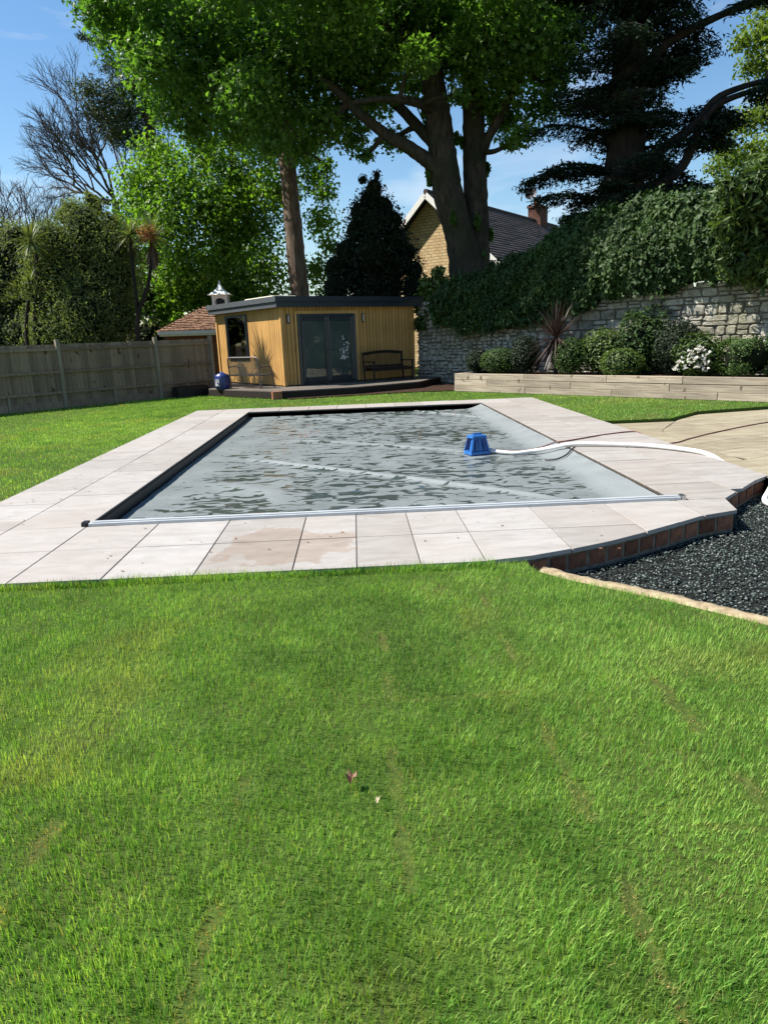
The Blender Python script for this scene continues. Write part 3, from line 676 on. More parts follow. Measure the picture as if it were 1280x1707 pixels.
# ------------------------------------------------------------------ garden room
SA = np.array((-2.234, 22.381)); sa = .588; SE = np.array((cos(sa), sin(sa))); SM = np.array((sin(sa), -cos(sa))); L1, L2 = 5.23, 4.94
def S(u, d, z): return (*(SA + SE*u + SM*d), z)
shed = thing('garden_room', (*SA, 0), 'golden timber clad garden room with flat dark roof and glazed double doors', 'garden building')
b = MB(); b.prism([S(.03, -.03, 0)[:2], S(L1-.03, -.03, 0)[:2], S(L1-.03, -L2+.03, 0)[:2], S(.03, -L2+.03, 0)[:2]], .0, 2.68); b.build('wall', M_BARK_PINE, shed)
bm = MB(); bm.box((0, 0, .5), (.119, .024, 1.0)); o = bm.build('cladding_board', M_CLAD, shed, loc=(0, 0, 0), bevel=.004); clad = o.data; o.name = 'cladding_board'; fst = [o]
def cboard(u, d, z0, z1, rz):
    p = S(u, d, z0); o = fst.pop() if fst else put('cladding_board', clad, shed)
    o.location = np.array(p) - ORG['garden_room']; o.rotation_euler = (0, 0, rz); o.scale = (1, 1, z1-z0)
u = .12
while u < L1-.05:
    if .53 < u < 2.80: cboard(u, -.012+RNG.normal()*.001, 2.47, 2.66, sa)
    else: cboard(u, -.012+RNG.normal()*.001, .24, 2.66, sa)
    u += .138
u = .12
while u < L2-.03:
    if 2.42 < u < 4.08:
        cboard(.012, -u, .24, 1.06, sa+pi/2); cboard(.012, -u, 2.53, 2.66, sa+pi/2)
    else: cboard(.012, -u, .24, 2.66, sa+pi/2)
    u += .138
for u_, d_ in ((.02, .0), (L1-.02, 0), (.0, -L2+.02)):
    b = MB(); p = S(u_, d_, 1.44); b.box(p, (.10, .10, 2.44), sa); b.build('corner_trim', M_CLAD, shed, bevel=.005)
for z0, z1, ov in ((2.625, 2.785, .21), (2.79, 2.95, .26)):
    b = MB(); b.bar(S(-ov-.02, ov, (z0+z1)/2), S(L1+ov, ov, (z0+z1)/2), .025, z1-z0); b.build('fascia_board', M_ANTHRACITE, shed)
    b = MB(); b.bar(S(-ov, ov-.02, (z0+z1)/2), S(-ov, -L2-ov, (z0+z1)/2), .025, z1-z0); b.build('fascia_board', M_FASCIA_LIT, shed)  # sunlit left side takes the lighter painted copy
    b = MB(); b.bar(S(L1+ov-.02, ov-.02, (z0+z1)/2), S(L1+ov-.02, -L2-ov, (z0+z1)/2), .025, z1-z0); b.build('fascia_board', M_ANTHRACITE, shed)
b = MB(); b.prism([S(-.19, .19, 0)[:2], S(L1+.19, .19, 0)[:2], S(L1+.19, -L2-.19, 0)[:2], S(-.19, -L2-.19, 0)[:2]], 2.66, 2.90); b.build('roof', M_ROOFFELT, shed)
b = MB(); b.prism([S(.05, -.5, 0)[:2], S(.9, -.5, 0)[:2], S(.9, -2.6, 0)[:2], S(.05, -2.6, 0)[:2]], 2.90, 3.02, .05, .05); b.build('rooflight', M_CREAM, shed)
# double doors
b = MB()
for (u0, u1, z0, z1) in ((.58, .67, .22, 2.42), (2.67, 2.76, .22, 2.42), (.67, 2.67, 2.33, 2.42), (.67, 2.67, .22, .28)):
    b.bar(S((u0+u1)/2, .03, z0), S((u0+u1)/2, .03, z1), (u1-u0), .09) if z1-z0 > 1 else b.bar(S(u0, .03, (z0+z1)/2), S(u1, .03, (z0+z1)/2), .09, z1-z0)
b.build('door_frame', M_ANTHRACITE, shed)
b = MB(); 
for (u0, z0, u1, z1) in ((.52, .24, .52, 2.47), (2.82, .24, 2.82, 2.47), (.47, 2.47, 2.87, 2.47)): b.bar(S(u0, .02, z0), S(u1, .02, z1), .10 if z0 != z1 else .07, .07 if z0 != z1 else .10)
b.build('door_architrave', M_CLAD, shed)
b = MB(); b.bar(S(1.67, .05, .30), S(1.67, .05, 2.33), .05, .05); b.build('meeting_stile', M_ANTHRACITE, shed)
for k, (u0, u1) in enumerate(((.68, 1.665), (1.675, 2.66))):
    b = MB()
    for (a, c, w, h) in ((S(u0+.055, .035, .30), S(u0+.055, .035, 2.32), .11, .055), (S(u1-.055, .035, .30), S(u1-.055, .035, 2.32), .11, .055), (S(u0+.11, .035, 2.265), S(u1-.11, .035, 2.265), .055, .11), (S(u0+.11, .035, .37), S(u1-.11, .035, .37), .055, .15)): b.bar(a, c, w, h)
    d = b.build('door', M_ANTHRACITE, shed)
    b = MB(); b.bar(S(u0+.11, .025, 1.33), S(u1-.11, .025, 1.33), .008, 1.78); b.build('pane', M_GLASS, d)
    b = MB(); b.bar(S(u0+.11, .0, 1.33), S(u1-.11, .0, 1.33), .006, 1.78); b.build('blind', M_BLIND, d)
    uh = u1-.05 if k == 0 else u0+.05; sg = -1 if k == 0 else 1
    b = MB(); b.bar(S(uh, .07, 1.12), S(uh, .07, 1.38), .04, .015); b.tube([S(uh, .07, 1.28), S(uh, .12, 1.28), S(uh+sg*.13, .12, 1.28)], .011, 8); b.build('handle', M_BLACKMETAL, d, smooth=False)
    if k == 1:
        b = MB(); rr = random.Random(4)
        for q in range(46):
            uu, zz = 2.20+rr.gauss(0, .09)+.12*max(0, rr.gauss(0, 1)), 1.05+abs(rr.gauss(0, .22))*rr.choice((1, 1, 1, -.2)); a0 = rr.random()*6; s_ = rr.uniform(.012, .035)
            b.add([S(uu+s_*cos(a0+t), .0305, zz+s_*sin(a0+t)) for t in (0, 1.3, 2.6, 4.1, 5.2)], [(0, 1, 2, 3, 4)])
        b.build('blossom_reflection', M_WHITE, d)  # white flecks painted in for blossom reflected by the glass
for uu in (.235, 3.06):
    b = MB(); b.tube([S(uu, .05, 2.13), S(uu, .05, 2.42)], .045, 10); b.bar(S(uu, -.01, 2.28), S(uu, .05, 2.28), .06, .12); l = b.build('wall_lamp', M_BLACKMETAL, shed)
    b = MB(); b.tube([S(uu, .075, 2.17), S(uu, .075, 2.38)], .026, 8); b.build('lens', M_LENS, l)
# side window
b = MB()
for (v0, z0, v1, z1, w, h) in ((2.45, 1.06, 2.45, 2.54, .08, .07), (4.05, 1.06, 4.05, 2.54, .08, .07), (2.49, 2.50, 4.01, 2.50, .08, .08), (2.49, 1.10, 4.01, 1.10, .08, .08)): b.bar(S(-.03, -v0, z0), S(-.03, -v1, z1), w, h)
wf = b.build('window', M_ANTHRACITE, shed)
b = MB(); b.bar(S(-.02, -2.49, 1.80), S(-.02, -4.01, 1.80), .008, 1.34); b.build('pane', M_GLASS, wf)
b = MB(); b.bar(S(.012, -2.46, 1.80), S(.012, -4.04, 1.80), .02, 1.46); b.build('backing', M_WINDARK, wf)

# platform in front of the garden room
PLAT = [(-4.75, 22.85), (-2.25, 20.50), (.05, 21.10), (2.05, 22.45), (3.0, 24.6), (2.3, 25.6), (-2.2, 22.75), (-4.95, 26.3)]
plat = thing('timber_platform', (-1.5, 22, 0), 'low grey timber platform that the garden room stands on', 'platform')
b = MB(); b.prism(PLAT, -.1, .16); b.build('plinth', M_SOIL, plat)
pa = radians(14.6); RP = np.array(((cos(pa), sin(pa)), (-sin(pa), cos(pa)))); PP = [tuple(RP @ np.array(p)) for p in PLAT]
y = min(p[1] for p in PP)
while y < max(p[1] for p in PP):
    P = clip_rect(PP, -20, 20, y, y+.139); y += .145
    if len(P) > 2 and area(P) > .02:
        b = MB(); b.prism([tuple(RP.T @ np.array(p)) for p in P], .165, .20); b.build('deck_board', M_DECKB, plat)
b = MB(); b.bar((-2.25, 20.49, .075), (.04, 21.09, .075), .03, .19); b.build('front_board', M_BENCH, plat)
b = MB(); b.bar((-4.74, 22.82, .075), (-2.27, 20.50, .075), .03, .19); b.build('front_board', M_BENCH, plat)
b = MB(); b.bar((.06, 21.09, .075), (2.04, 22.43, .075), .03, .19); b.build('front_board', M_BENCH, plat)
b = MB(); b.box((-2.3, 20.46, .08), (.28, .2, .24), .3); b.build('corner_block', M_BRICK, plat, bevel=.01)
flat('flower_bed', [(-1.9, 20.15), (.1, 20.65), (1.6, 21.0), (2.95, 20.95), (3.4, 21.5), (3.2, 23.6), (2.1, 24.4), (1.9, 22.3), (.05, 21.0), (-2.0, 20.42)], GZ+.035, M_SOIL, thick=.1)

# garden bench on the platform
bench = thing('garden_bench', S(3.6, .7, .2), 'dark slatted wooden bench against the front of the garden room', 'bench')
for uu in (2.80, 4.42):
    b = MB(); b.bar(S(uu, .42, .2), S(uu, .34, 1.10), .07, .06); b.build('leg', M_BENCH, bench)
    b = MB(); b.bar(S(uu, .95, .2), S(uu, .95, .82), .07, .06); b.build('leg', M_BENCH, bench)
    b = MB(); b.bar(S(uu, .34, .84), S(uu, 1.0, .84), .08, .035); b.build('armrest', M_BENCH, bench)
for k in range(6):
    b = MB(); b.bar(S(2.8, .46+k*.095, .625), S(4.42, .46+k*.095, .625), .075, .025); b.build('seat_slat', M_BENCH, bench)
b = MB(); b.bar(S(2.8, .95, .57), S(4.42, .95, .57), .03, .07); b.bar(S(2.8, .44, .57), S(4.42, .44, .57), .03, .07); b.bar(S(2.82, .43, .68), S(4.40, .43, .68), .03, .06); b.build('seat_frame', M_BENCH, bench)
b = MB(); pts = [(2.77+1.68*t, 1.09+.055*sin(pi*t)) for t in np.linspace(0, 1, 13)]
for (u0, z0), (u1, z1) in zip(pts[:-1], pts[1:]): b.bar(S(u0, .345, z0), S(u1+.004, .345, z1), .04, .10)
b.build('top_rail', M_BENCH, bench)
for k in range(17):
    uu = 2.90+k*.0895; b = MB(); b.bar(S(uu, .415, .68), S(uu, .36, 1.07), .045, .014); b.build('back_slat', M_BENCH, bench)

# metal garden seat seen from behind
chair = thing('garden_chair', (-3.3, 22.4, .2), 'metal framed sling garden chair standing with its back to the lawn', 'chair')
CB0, CB1 = np.array((-3.98, 22.62)), np.array((-2.92, 21.84)); CW = (CB1-CB0)/np.linalg.norm(CB1-CB0); CF = np.array((-CW[1], CW[0])); cw = np.linalg.norm(CB1-CB0)
def Cc(u, d, z): return (*(CB0 + CW*u + CF*d), .2+z)
b = MB(); b.tube(smooth_line([Cc(0, 0, 0), Cc(0, -.02, .45), Cc(0, -.05, .86), Cc(.05, -.055, .93), Cc(.15, -.055, .955), Cc(cw-.15, -.055, .955), Cc(cw-.05, -.055, .93), Cc(cw, -.05, .86), Cc(cw, -.02, .45), Cc(cw, 0, 0)], 5), .022, 8); b.build('back_frame', M_TUBE, chair, smooth=True)
for uu in (-.03, cw+.03):
    b = MB(); b.tube(smooth_line([Cc(uu, -.02, .66), Cc(uu, .2, .68), Cc(uu, .38, .67), Cc(uu, .47, .58), Cc(uu, .53, .3), Cc(uu, .58, 0)], 5), .021, 8); b.build('arm', M_TUBE, chair, smooth=True)
b = MB(); b.bar(Cc(.02, .0, .40), Cc(cw-.02, .0, .40), .03); b.bar(Cc(.02, .5, .42), Cc(cw-.02, .5, .42), .03); b.bar(Cc(0, 0, .40), Cc(0, .5, .42), .03); b.bar(Cc(cw, 0, .40), Cc(cw, .5, .42), .03); b.build('seat_frame', M_TUBE, chair)
b = MB(); b.bar(Cc(.02, -.03, .66), Cc(cw-.02, -.03, .66), .006, .54); b.build('back_sling', M_SLING, chair)
b = MB(); b.bar(Cc(.02, .25, .415), Cc(cw-.02, .25, .415), .46, .006); b.build('seat_sling', M_SLING, chair)

drum = thing('chemical_drum', (-4.22, 22.5, .2), 'blue plastic drum with white label marks beside the metal chair', 'drum')
b = MB(); b.lathe((-4.22, 22.5, .2), [(.20, 0), (.23, .02), (.235, .2), (.235, .36), (.22, .44), (.12, .48), (.115, .49)]); b.build('body', M_BLUEDARK, drum, smooth=True)
b = MB(); b.lathe((-4.22, 22.5, .68), [(.06, 0), (.062, .04), (.05, .05)]); b.build('cap', M_BLUE, drum)
b = MB(); rr = random.Random(8)
for zz, w in ((.50, .09), (.45, .05), (.41, .08), (.36, .06), (.32, .09)):
    for q in range(5):
        an = radians(212 + q*9); rad = .2365; h = .018
        if rr.random() < .8: b.add([(-4.22+rad*cos(an+t), 22.5+rad*sin(an+t), zz+zv) for t, zv in ((0, -h), (.1, -h), (.1, h), (0, h))], [(0, 1, 2, 3)])
b.build('label_print', M_WHITE, drum)
trough = thing('plastic_trough', (-5.15, 23.0, 0), 'low black trough on the grass against the fence end', 'trough')
b = MB(); b.prism([(-5.9, 22.75), (-5.65, 22.5), (-4.85, 23.35), (-5.1, 23.6)], GZ, .30, -.03); b.build('tub', M_BLACK, trough)
b = MB(); b.prism([(-5.83, 22.75), (-5.65, 22.57), (-4.92, 23.35), (-5.1, 23.53)], .28, .31); b.build('soil', M_SOIL, trough)

# ------------------------------------------------------------------ small tiled outbuilding with a lantern cupola, beyond the fence
ob = thing('tiled_outbuilding', (-6, 29, 0), 'small outbuilding with a brown hipped tile roof and white gutter behind the fence', 'outbuilding')
O1 = on_y(266, 556, 28.3)[:2]; O2 = on_y(356, 551, 28.9)[:2]; OE = (O2-O1)/np.linalg.norm(O2-O1); ON = np.array((-OE[1], OE[0])); OZ = 2.10; OL, OD, OH = 5.2, 4.6, 1.02
def Ob(x, y, z): return (*(O1+OE*x+ON*y), z)
b = MB(); b.prism([Ob(.3, .3, 0)[:2], Ob(OL-.3, .3, 0)[:2], Ob(OL-.3, OD-.3, 0)[:2], Ob(.3, OD-.3, 0)[:2]], -.4, OZ); b.build('wall', M_BRICK, ob)
def hip_courses(rows=14):
    b = MB(); rr = random.Random(3); hx = 2.1
    for k in range(rows):
        t0, t1 = k/rows, (k+1.25)/rows; t1 = min(t1, 1)
        for side in range(2):
            if side == 0: f = lambda t: (hx*t, OL-hx*t, lambda x, t=t: Ob(x, OD/2*t, 0))
            else: f = lambda t: (OD/2*t, OD-OD/2*t, lambda y, t=t: Ob(hx*t, OD-y, 0))
            a0, a1, g0 = f(t0); c0, c1, g1 = f(t1); n = max(2, int((a1-a0)/.2))
            for i in range(n):
                xa, xb = a0+(a1-a0)*i/n, a0+(a1-a0)*(i+.94)/n; xa2, xb2 = min(max(xa, c0), c1), min(max(xb, c0), c1)
                l = .035+rr.random()*.03; pts = [g0(xa), g0(xb), g1(xb2), g1(xa2)]
                zz = [OZ+.06+OH*t0+l, OZ+.06+OH*t0+l+rr.uniform(-.01, .02), OZ+.06+OH*t1+.005, OZ+.06+OH*t1+.005]
                V = [(p[0], p[1], z) for p, z in zip(pts, zz)] + [(pts[0][0], pts[0][1], zz[0]-.06), (pts[1][0], pts[1][1], zz[1]-.06)]
                b.add(V, [(0, 1, 2, 3), (4, 5, 1, 0)])
    return b
b = MB(); hx = 2.1
b.add([Ob(0, 0, OZ+.03), Ob(OL, 0, OZ+.03), Ob(OL, OD, OZ+.03), Ob(0, OD, OZ+.03), Ob(hx, OD/2, OZ+.03+OH), Ob(OL-hx, OD/2, OZ+.03+OH)], [(0, 1, 5, 4), (1, 2, 5), (2, 3, 4, 5), (3, 0, 4), (3, 2, 1, 0)])
rf = b.build('roof', M_REDTILE, ob)
tag(hip_courses().build('roof_tiles', M_REDTILE, rf), kind='stuff')
b = MB(); b.bar(Ob(-.05, -.06, OZ-.02), Ob(2.75, -.06, OZ-.02), .11, .13); b.bar(Ob(.0, -.0, OZ-.1), Ob(2.7, .0, OZ-.1), .03, .1); b.build('gutter', M_WHITE, ob)
cpx = on_y(369, 506, 31.2); cup = MB(); s_ = .27; cz = cpx[2]-.38
for i, j in ((-1, -1), (1, -1), (1, 1), (-1, 1)): cup.box((cpx[0]+i*s_, cpx[1]+j*s_, cz+.36), (.10, .10, .72))
cup.box((cpx[0], cpx[1], cz+.08), (.64, .64, .16)); cup.box((cpx[0], cpx[1], cz+.68), (.66, .66, .10))
for ax in (0, 1):
    for sg in (-1, 1):
        for k in range(5):
            t = -.18+.09*k; h = .17-.13*math.sqrt(max(0, 1-(t/.21)**2)); p = [cpx[0], cpx[1]]; p[ax] += sg*s_; p[1-ax] += t
            cup.box((p[0], p[1], cz+.63-h/2), (.09 if ax else .06, .06 if ax else .09, h))
cu = cup.build('cupola', M_WHITE, ob)
b = MB(); q = []
for r_, z_ in ((.47, .72), (.40, .77), (.27, .86), (.13, .99), (.05, 1.15), (.015, 1.32)): q += [(cpx[0]+i*r_, cpx[1]+j*r_, cz+z_) for i, j in ((-1, -1), (1, -1), (1, 1), (-1, 1))]
b.add(q, [(k*4+i, k*4+(i+1) % 4, k*4+4+(i+1) % 4, k*4+4+i) for k in range(5) for i in range(4)] + [(3, 2, 1, 0), (20, 21, 22, 23)]); b.build('cupola_roof', M_WHITE, cu)
b = MB(); b.box((cpx[0], cpx[1], cz+.38), (.34, .34, .5)); b.build('louvre', M_WINDARK, cu)

# ------------------------------------------------------------------ brick house beyond the trees
HG = np.array((4.1, 36.9)); RD = np.array((.614, .789)); GD = np.array((.789, -.614)); HZ, HS, HW, HL = 8.45, .90, 4.7, 16.0
def Hh(s, w, z): return (*(HG + RD*s + GD*w), z)
house = thing('brick_house', (*HG, 0), 'brick house with white bargeboards and dark tiled roof behind the large tree', 'house')
gang = math.atan2(GD[1], GD[0])
def wall_uv(name, poly, s, th):
    V = [Hh(s, w, z) for w, z in poly] + [Hh(s+th, w, z) for w, z in poly]; n = len(poly)
    b = MB(); b.add(V, [tuple(range(n)), tuple(range(2*n-1, n-1, -1))] + [(i, n+i, n+(i+1) % n, (i+1) % n) for i in range(n)])
    o = b.build(name, M_HOUSEBRICK, house); uv = o.data.uv_layers.new(name='UVMap')
    full = poly+poly
    for lp in o.data.loops: uv.data[lp.index].uv = full[lp.vertex_index]
    return o
wall_uv('gable_wall', [(-HW, 0), (HW, 0), (HW, HZ-.25-HS*HW), (0, HZ-.25), (-HW, HZ-.25-HS*HW)], .0, .3)
b = MB()
for sg in (-1, 1): b.bar(Hh(0, sg*(HW-.15), 2.0), Hh(HL, sg*(HW-.15), 2.0), .3, 4.2)
b.build('side_wall', M_HOUSEBRICK, house)
OVH = .42
b = MB()
for sg in (-1, 1):
    W2 = HW+.4; V = [Hh(-OVH, 0, HZ), Hh(HL+.4, 0, HZ), Hh(HL+.4, sg*W2, HZ-HS*W2), Hh(-OVH, sg*W2, HZ-HS*W2)]; V += [(x, y, z-.16) for x, y, z in V]
    b.add(V, [(0, 1, 2, 3), (7, 6, 5, 4), (0, 4, 5, 1), (1, 5, 6, 2), (2, 6, 7, 3), (3, 7, 4, 0)])
hr = b.build('roof', M_TILE, house)
b = MB(); rr = random.Random(12); rows = 30
for sg in (-1, 1):
    for k in range(rows):
        w0, w1 = (HW+.42)*k/rows, (HW+.42)*(k+1.1)/rows; n = 18
        for i in range(n):
            s0, s1 = -OVH+(HL+1)*i/n, -OVH+(HL+1)*(i+1)/n; j = rr.uniform(0, .035)
            z0, z1 = HZ-HS*w0+.02, HZ-HS*w1+.07+j
            V = [Hh(s0, sg*w0, z0), Hh(s1, sg*w0, z0), Hh(s1, sg*w1, z1), Hh(s0, sg*w1, z1), Hh(s0, sg*w1, z1-.08), Hh(s1, sg*w1, z1-.08)]
            b.add(V, [(0, 1, 2, 3), (3, 2, 5, 4)])
tag(b.build('roof_tiles', M_TILE, hr), kind='stuff')
b = MB(); b.tube([Hh(-OVH, 0, HZ+.04), Hh(HL+.4, 0, HZ+.04)], .12, 8); b.build('ridge', M_TILE, hr)
for sg in (-1, 1):
    b = MB(); W2 = HW+.4; b.bar(Hh(-OVH-.03, sg*.02, HZ-.14), Hh(-OVH-.03, sg*W2, HZ-.14-HS*W2), .05, .26); b.build('bargeboard', M_WHITE, house)
ch = Hh(13.2, 0, 0); b = MB(); b.box((ch[0], ch[1], 8.45), (.85, 1.15, 1.7), gang).box((ch[0], ch[1], 9.33), (.97, 1.27, .12), gang); chim = b.build('chimney', M_CHIM, house)
b = MB(); b.lathe((ch[0]-.1, ch[1], 9.38), [(.17, 0), (.15, .4), (.17, .45), (.12, .46)]); b.build('chimney_pot', M_TERRACOTTA, chim)
b = MB(); b.tube([(ch[0]-.35, ch[1]-.3, 9.0), (ch[0]-.35, ch[1]-.3, 11.2)], .03, 6); b.tube([(ch[0]-.75, ch[1]-.3, 11.05), (ch[0]+.1, ch[1]-.3, 11.05)], .015, 5)
for t in (-.3, -.1, .1, .3): b.tube([(ch[0]-.35+t, ch[1]-.6, 11.05), (ch[0]-.35+t, ch[1], 11.05)], .012, 4)
b.build('aerial', M_BLACKMETAL, chim)
b = MB(); dc = np.array((ch[0]-.60, ch[1]-.6, 10.05)); dn = unit(np.array((-.5, -.75, .35))); du = unit(np.cross(dn, (0, 0, 1))); dv = np.cross(dn, du)
q = [dc - dn*.10] + [dc + (du*cos(a)+dv*sin(a))*.24 for a in np.linspace(0, 2*pi, 12, endpoint=False)] + [dc + (du*cos(a)+dv*sin(a))*.40+dn*.06 for a in np.linspace(0, 2*pi, 12, endpoint=False)]
b.add(q, [(0, 1+i, 1+(i+1) % 12) for i in range(12)] + [(1+i, 13+i, 13+(i+1) % 12, 1+(i+1) % 12) for i in range(12)]); b.tube([dc, dc+dn*.4-np.array((0, 0, .2))], .02, 5); b.tube([dc, (ch[0]-.35, ch[1]-.3, 9.8)], .03, 5); b.build('satellite_dish', M_BLACKMETAL, chim)
# gablet in the right slope
dg = MB(); zt = HZ-HS*2.1+.15
for sg in (-1, 1):
    V = [Hh(10, 1.9, zt), Hh(10, 3.3, zt), Hh(10+sg*1.1, 3.3, zt-1.0), Hh(10+sg*1.1, 1.9, zt-1.0)]; V += [(x, y, z-.1) for x, y, z in V]
    dg.add(V, [(0, 1, 2, 3), (7, 6, 5, 4), (0, 4, 5, 1), (1, 5, 6, 2), (2, 6, 7, 3), (3, 7, 4, 0)])
dm = dg.build('gablet', M_TILE, house)
b = MB()
for sg in (-1, 1): b.bar(Hh(10, 3.33, zt-.08), Hh(10+sg*1.1, 3.33, zt-1.08), .05, .24)
b.build('bargeboard', M_WHITE, dm)
b = MB(); b.add([Hh(10, 3.1, zt-.1), Hh(11.05, 3.1, zt-1.1), Hh(8.95, 3.1, zt-1.1), Hh(10, 3.0, zt-.1), Hh(11.05, 3.0, zt-1.1), Hh(8.95, 3.0, zt-1.1)], [(0, 1, 2), (5, 4, 3), (0, 3, 4, 1), (1, 4, 5, 2), (2, 5, 3, 0)]); b.build('gablet_face', M_WHITE, dm)

# ------------------------------------------------------------------ stone wall and raised bed
W0, W1 = np.array((2.35, 25.60)), np.array((10.6, 14.90)); WD = (W1-W0)/np.linalg.norm(W1-W0); WN = np.array((WD[1], -WD[0])); wang = math.atan2(WD[1], WD[0]); WLEN = np.linalg.norm(W1-W0); WH = 2.56
if WN @ (np.array((0, 0)) - W0) < 0: WN = -WN
def Wp(s, d, z): return (*(W0 + WD*s + WN*d), z)
b = MB(); b.bar(Wp(0, -.2, WH/2-.15), Wp(WLEN+3, -.2, WH/2-.15), .40, WH+.3)
sw = tag(b.build('stone_wall', M_MORTAR, loc=(*W0, 0)), 'old whitewashed stone wall behind the raised bed, overhung by ivy', 'wall'); ORG[sw.name] = np.array((*W0, 0))
rs = np.random.default_rng(17); stones = []
z = .0
edges = [.0]
while edges[-1] < WH: edges.append(edges[-1] + rs.uniform(.17, .31))
for z0, z1 in zip(edges[:-1], edges[1:]):
    s = -.1 + rs.random()*.1
    while s < WLEN+.6:
        big = np.clip((s-3.5)/3.5, 0, 1); w = rs.uniform(.17, .30)*(1-big) + rs.uniform(.20, .66)*big
        hs = [z0, z1]
        if rs.random() < (.7 if big < .5 else .28): m = z0+(z1-z0)*rs.uniform(.4, .6); parts = [(z0, m), (m, z1)]
        else: parts = [(z0, z1)]
        for a, c in parts: stones.append((s+w/2, (a+c)/2, w, c-a))
        s += w
variants = []
for k in range(8):
    b = MB(); rv = np.random.default_rng(100+k); n = 8; P = []
    for (x, y) in ((-.5, -.36), (-.36, -.5), (.36, -.5), (.5, -.36), (.5, .36), (.36, .5), (-.36, .5), (-.5, .36)): P.append((x*(1+.10*rv.normal()), y*(1+.10*rv.normal())))
    P = [(min(max(x, -.52), .52), min(max(y, -.52), .52)) for x, y in P]
    V = [(x, .5, y) for x, y in P] + [(x*.97, -.25, y*.97) for x, y in P] + [(x*.82, -.5+.1*rv.normal(), y*.80) for x, y in P]
    F = [(i, (i+1) % n, n+(i+1) % n, n+i) for i in range(n)] + [(n+i, n+(i+1) % n, 2*n+(i+1) % n, 2*n+i) for i in range(n)] + [tuple(range(2*n, 3*n))]
    me = bpy.data.meshes.new('stone'); me.from_pydata(V, [], [f[::-1] for f in F]); me.materials.append(M_STONE); me.update(); variants.append((V, F, me))
def vis(q):
    p = Wp(q[0], 0, q[1]); d = np.array(p)-EYEP; c = d@FW; px = PW/2+FPX*(d@RT)/c
    hidden = (q[0] > 1.3 and q[1] > 2.15) or q[1] < .42 and q[0] > 2.6 or px > 1300
    return (q[2]*q[3]/c**2)*(0.05 if hidden else 1)
stones.sort(key=vis, reverse=True)
rest = MB()
for idx, (s, z, w, h) in enumerate(stones):
    k = rs.integers(8); p = Wp(s, .005+rs.uniform(0, .022), z); rot = math.atan2(-WN[1], -WN[0]) - pi/2; dep = .07
    rough_ = 1 if s < 5.5 else 0
    if rough_: p = (p[0], p[1], p[2]+rs.normal()*.016); w *= rs.uniform(.8, 1.12); h *= rs.uniform(.8, 1.2)
    if idx < 300: put('stone', variants[k][2], sw, p, (0, rs.normal()*(.13 if rough_ else .025), rot), ((w-.020), dep, (h-.018)))
    else: rest.add([(p[0]+x*(w-.022)*cos(rot)-y*dep*sin(rot), p[1]+x*(w-.022)*sin(rot)+y*dep*cos(rot), p[2]+zz*(h-.02)) for x, y, zz in variants[k][0]], [f[::-1] for f in variants[k][1]])
tag(rest.build('smaller_stones', M_STONE, sw), kind='stuff')

B0, B1 = np.array((2.96, 20.95)), np.array((9.9, 13.42)); BD = (B1-B0)/np.linalg.norm(B1-B0); bang = math.atan2(BD[1], BD[0]); BN = np.array((BD[1], -BD[0]))
if BN @ (np.array((0, 0)) - B0) < 0: BN = -BN
def Bp(s, d, z): return (*(B0 + BD*s + BN*d), z)
rb = thing('raised_bed', (*B0, 0), 'raised bed of bleached timber sleepers in front of the stone wall', 'raised bed')
for r_, cuts in enumerate(((0, 2.5, 5.05, 7.6, 10.2), (0, 1.2, 3.9, 6.5, 9.0, 10.2), (0, 2.45, 4.9, 6.8, 10.2))):
    for a, c in zip(cuts[:-1], cuts[1:]):
        z = GZ + .09 + r_*.176 + RNG.normal()*.002; off = -.065+RNG.normal()*.005
        L = c-a-.008; bb = MB(); bb.box((0, 0, 0), (.13, .17, L))
        m = bb.build('sleeper', M_SLEEPER, rb, loc=(0, 0, 0), bevel=.010)
        p = Bp((a+c)/2, off, z); m.location = np.array(p) - ORG['raised_bed']
        m.rotation_euler = Matrix(((BN[0], 0, BD[0]), (BN[1], 0, BD[1]), (0, 1, 0))).to_euler()
for r_ in range(3):
    bb = MB(); bb.box((0, 0, 0), (.13, .17, 2.0)); m = bb.build('sleeper', M_SLEEPER, rb, loc=(0, 0, 0), bevel=.010)
    p = Bp(.066, -1.14, GZ+.09+r_*.176+.003); m.location = np.array(p) - ORG['raised_bed']; m.rotation_euler = Matrix(((BD[0], 0, -BN[0]), (BD[1], 0, -BN[1]), (0, 1, 0))).to_euler()
b = MB(); b.prism([Bp(.13, -.13, 0)[:2], Bp(10.2, -.13, 0)[:2], Bp(10.2, -1.75, 0)[:2], Bp(.13, -2.15, 0)[:2]], -.1, .44); b.build('soil', M_SOIL, rb)
# ------------------------------------------------------------------ trees
def tree(name, loc, label, cat='tree', group=None): return thing(name, loc, label, cat, group)
def trunk(name, pts, radii, mat, parent, n=12, rng=None, rough=.10):
    P = smooth_line(pts, 8); R = np.interp(np.linspace(0, len(radii)-1, len(P)), range(len(radii)), radii)
    b = MB(); b.tube(P, list(R), n)
    V = np.array(b.v).reshape(len(P), n, 3); rg_ = rng or np.random.default_rng(1); ph = rg_.random(n)*6
    for i in range(len(P)):
        f = 1 + rough*(np.sin(i*.35+ph)*.5 + rg_.normal(size=n)*.35); V[i] = P[i] + (V[i]-P[i])*f[:, None]
    b.v = [tuple(p) for p in V.reshape(-1, 3)]
    return b.build(name, mat, parent, smooth=True), [(P[i], R[i]) for i in range(0, len(P), 3)]
def yp(px, py, Y): return on_y(px, py, Y)

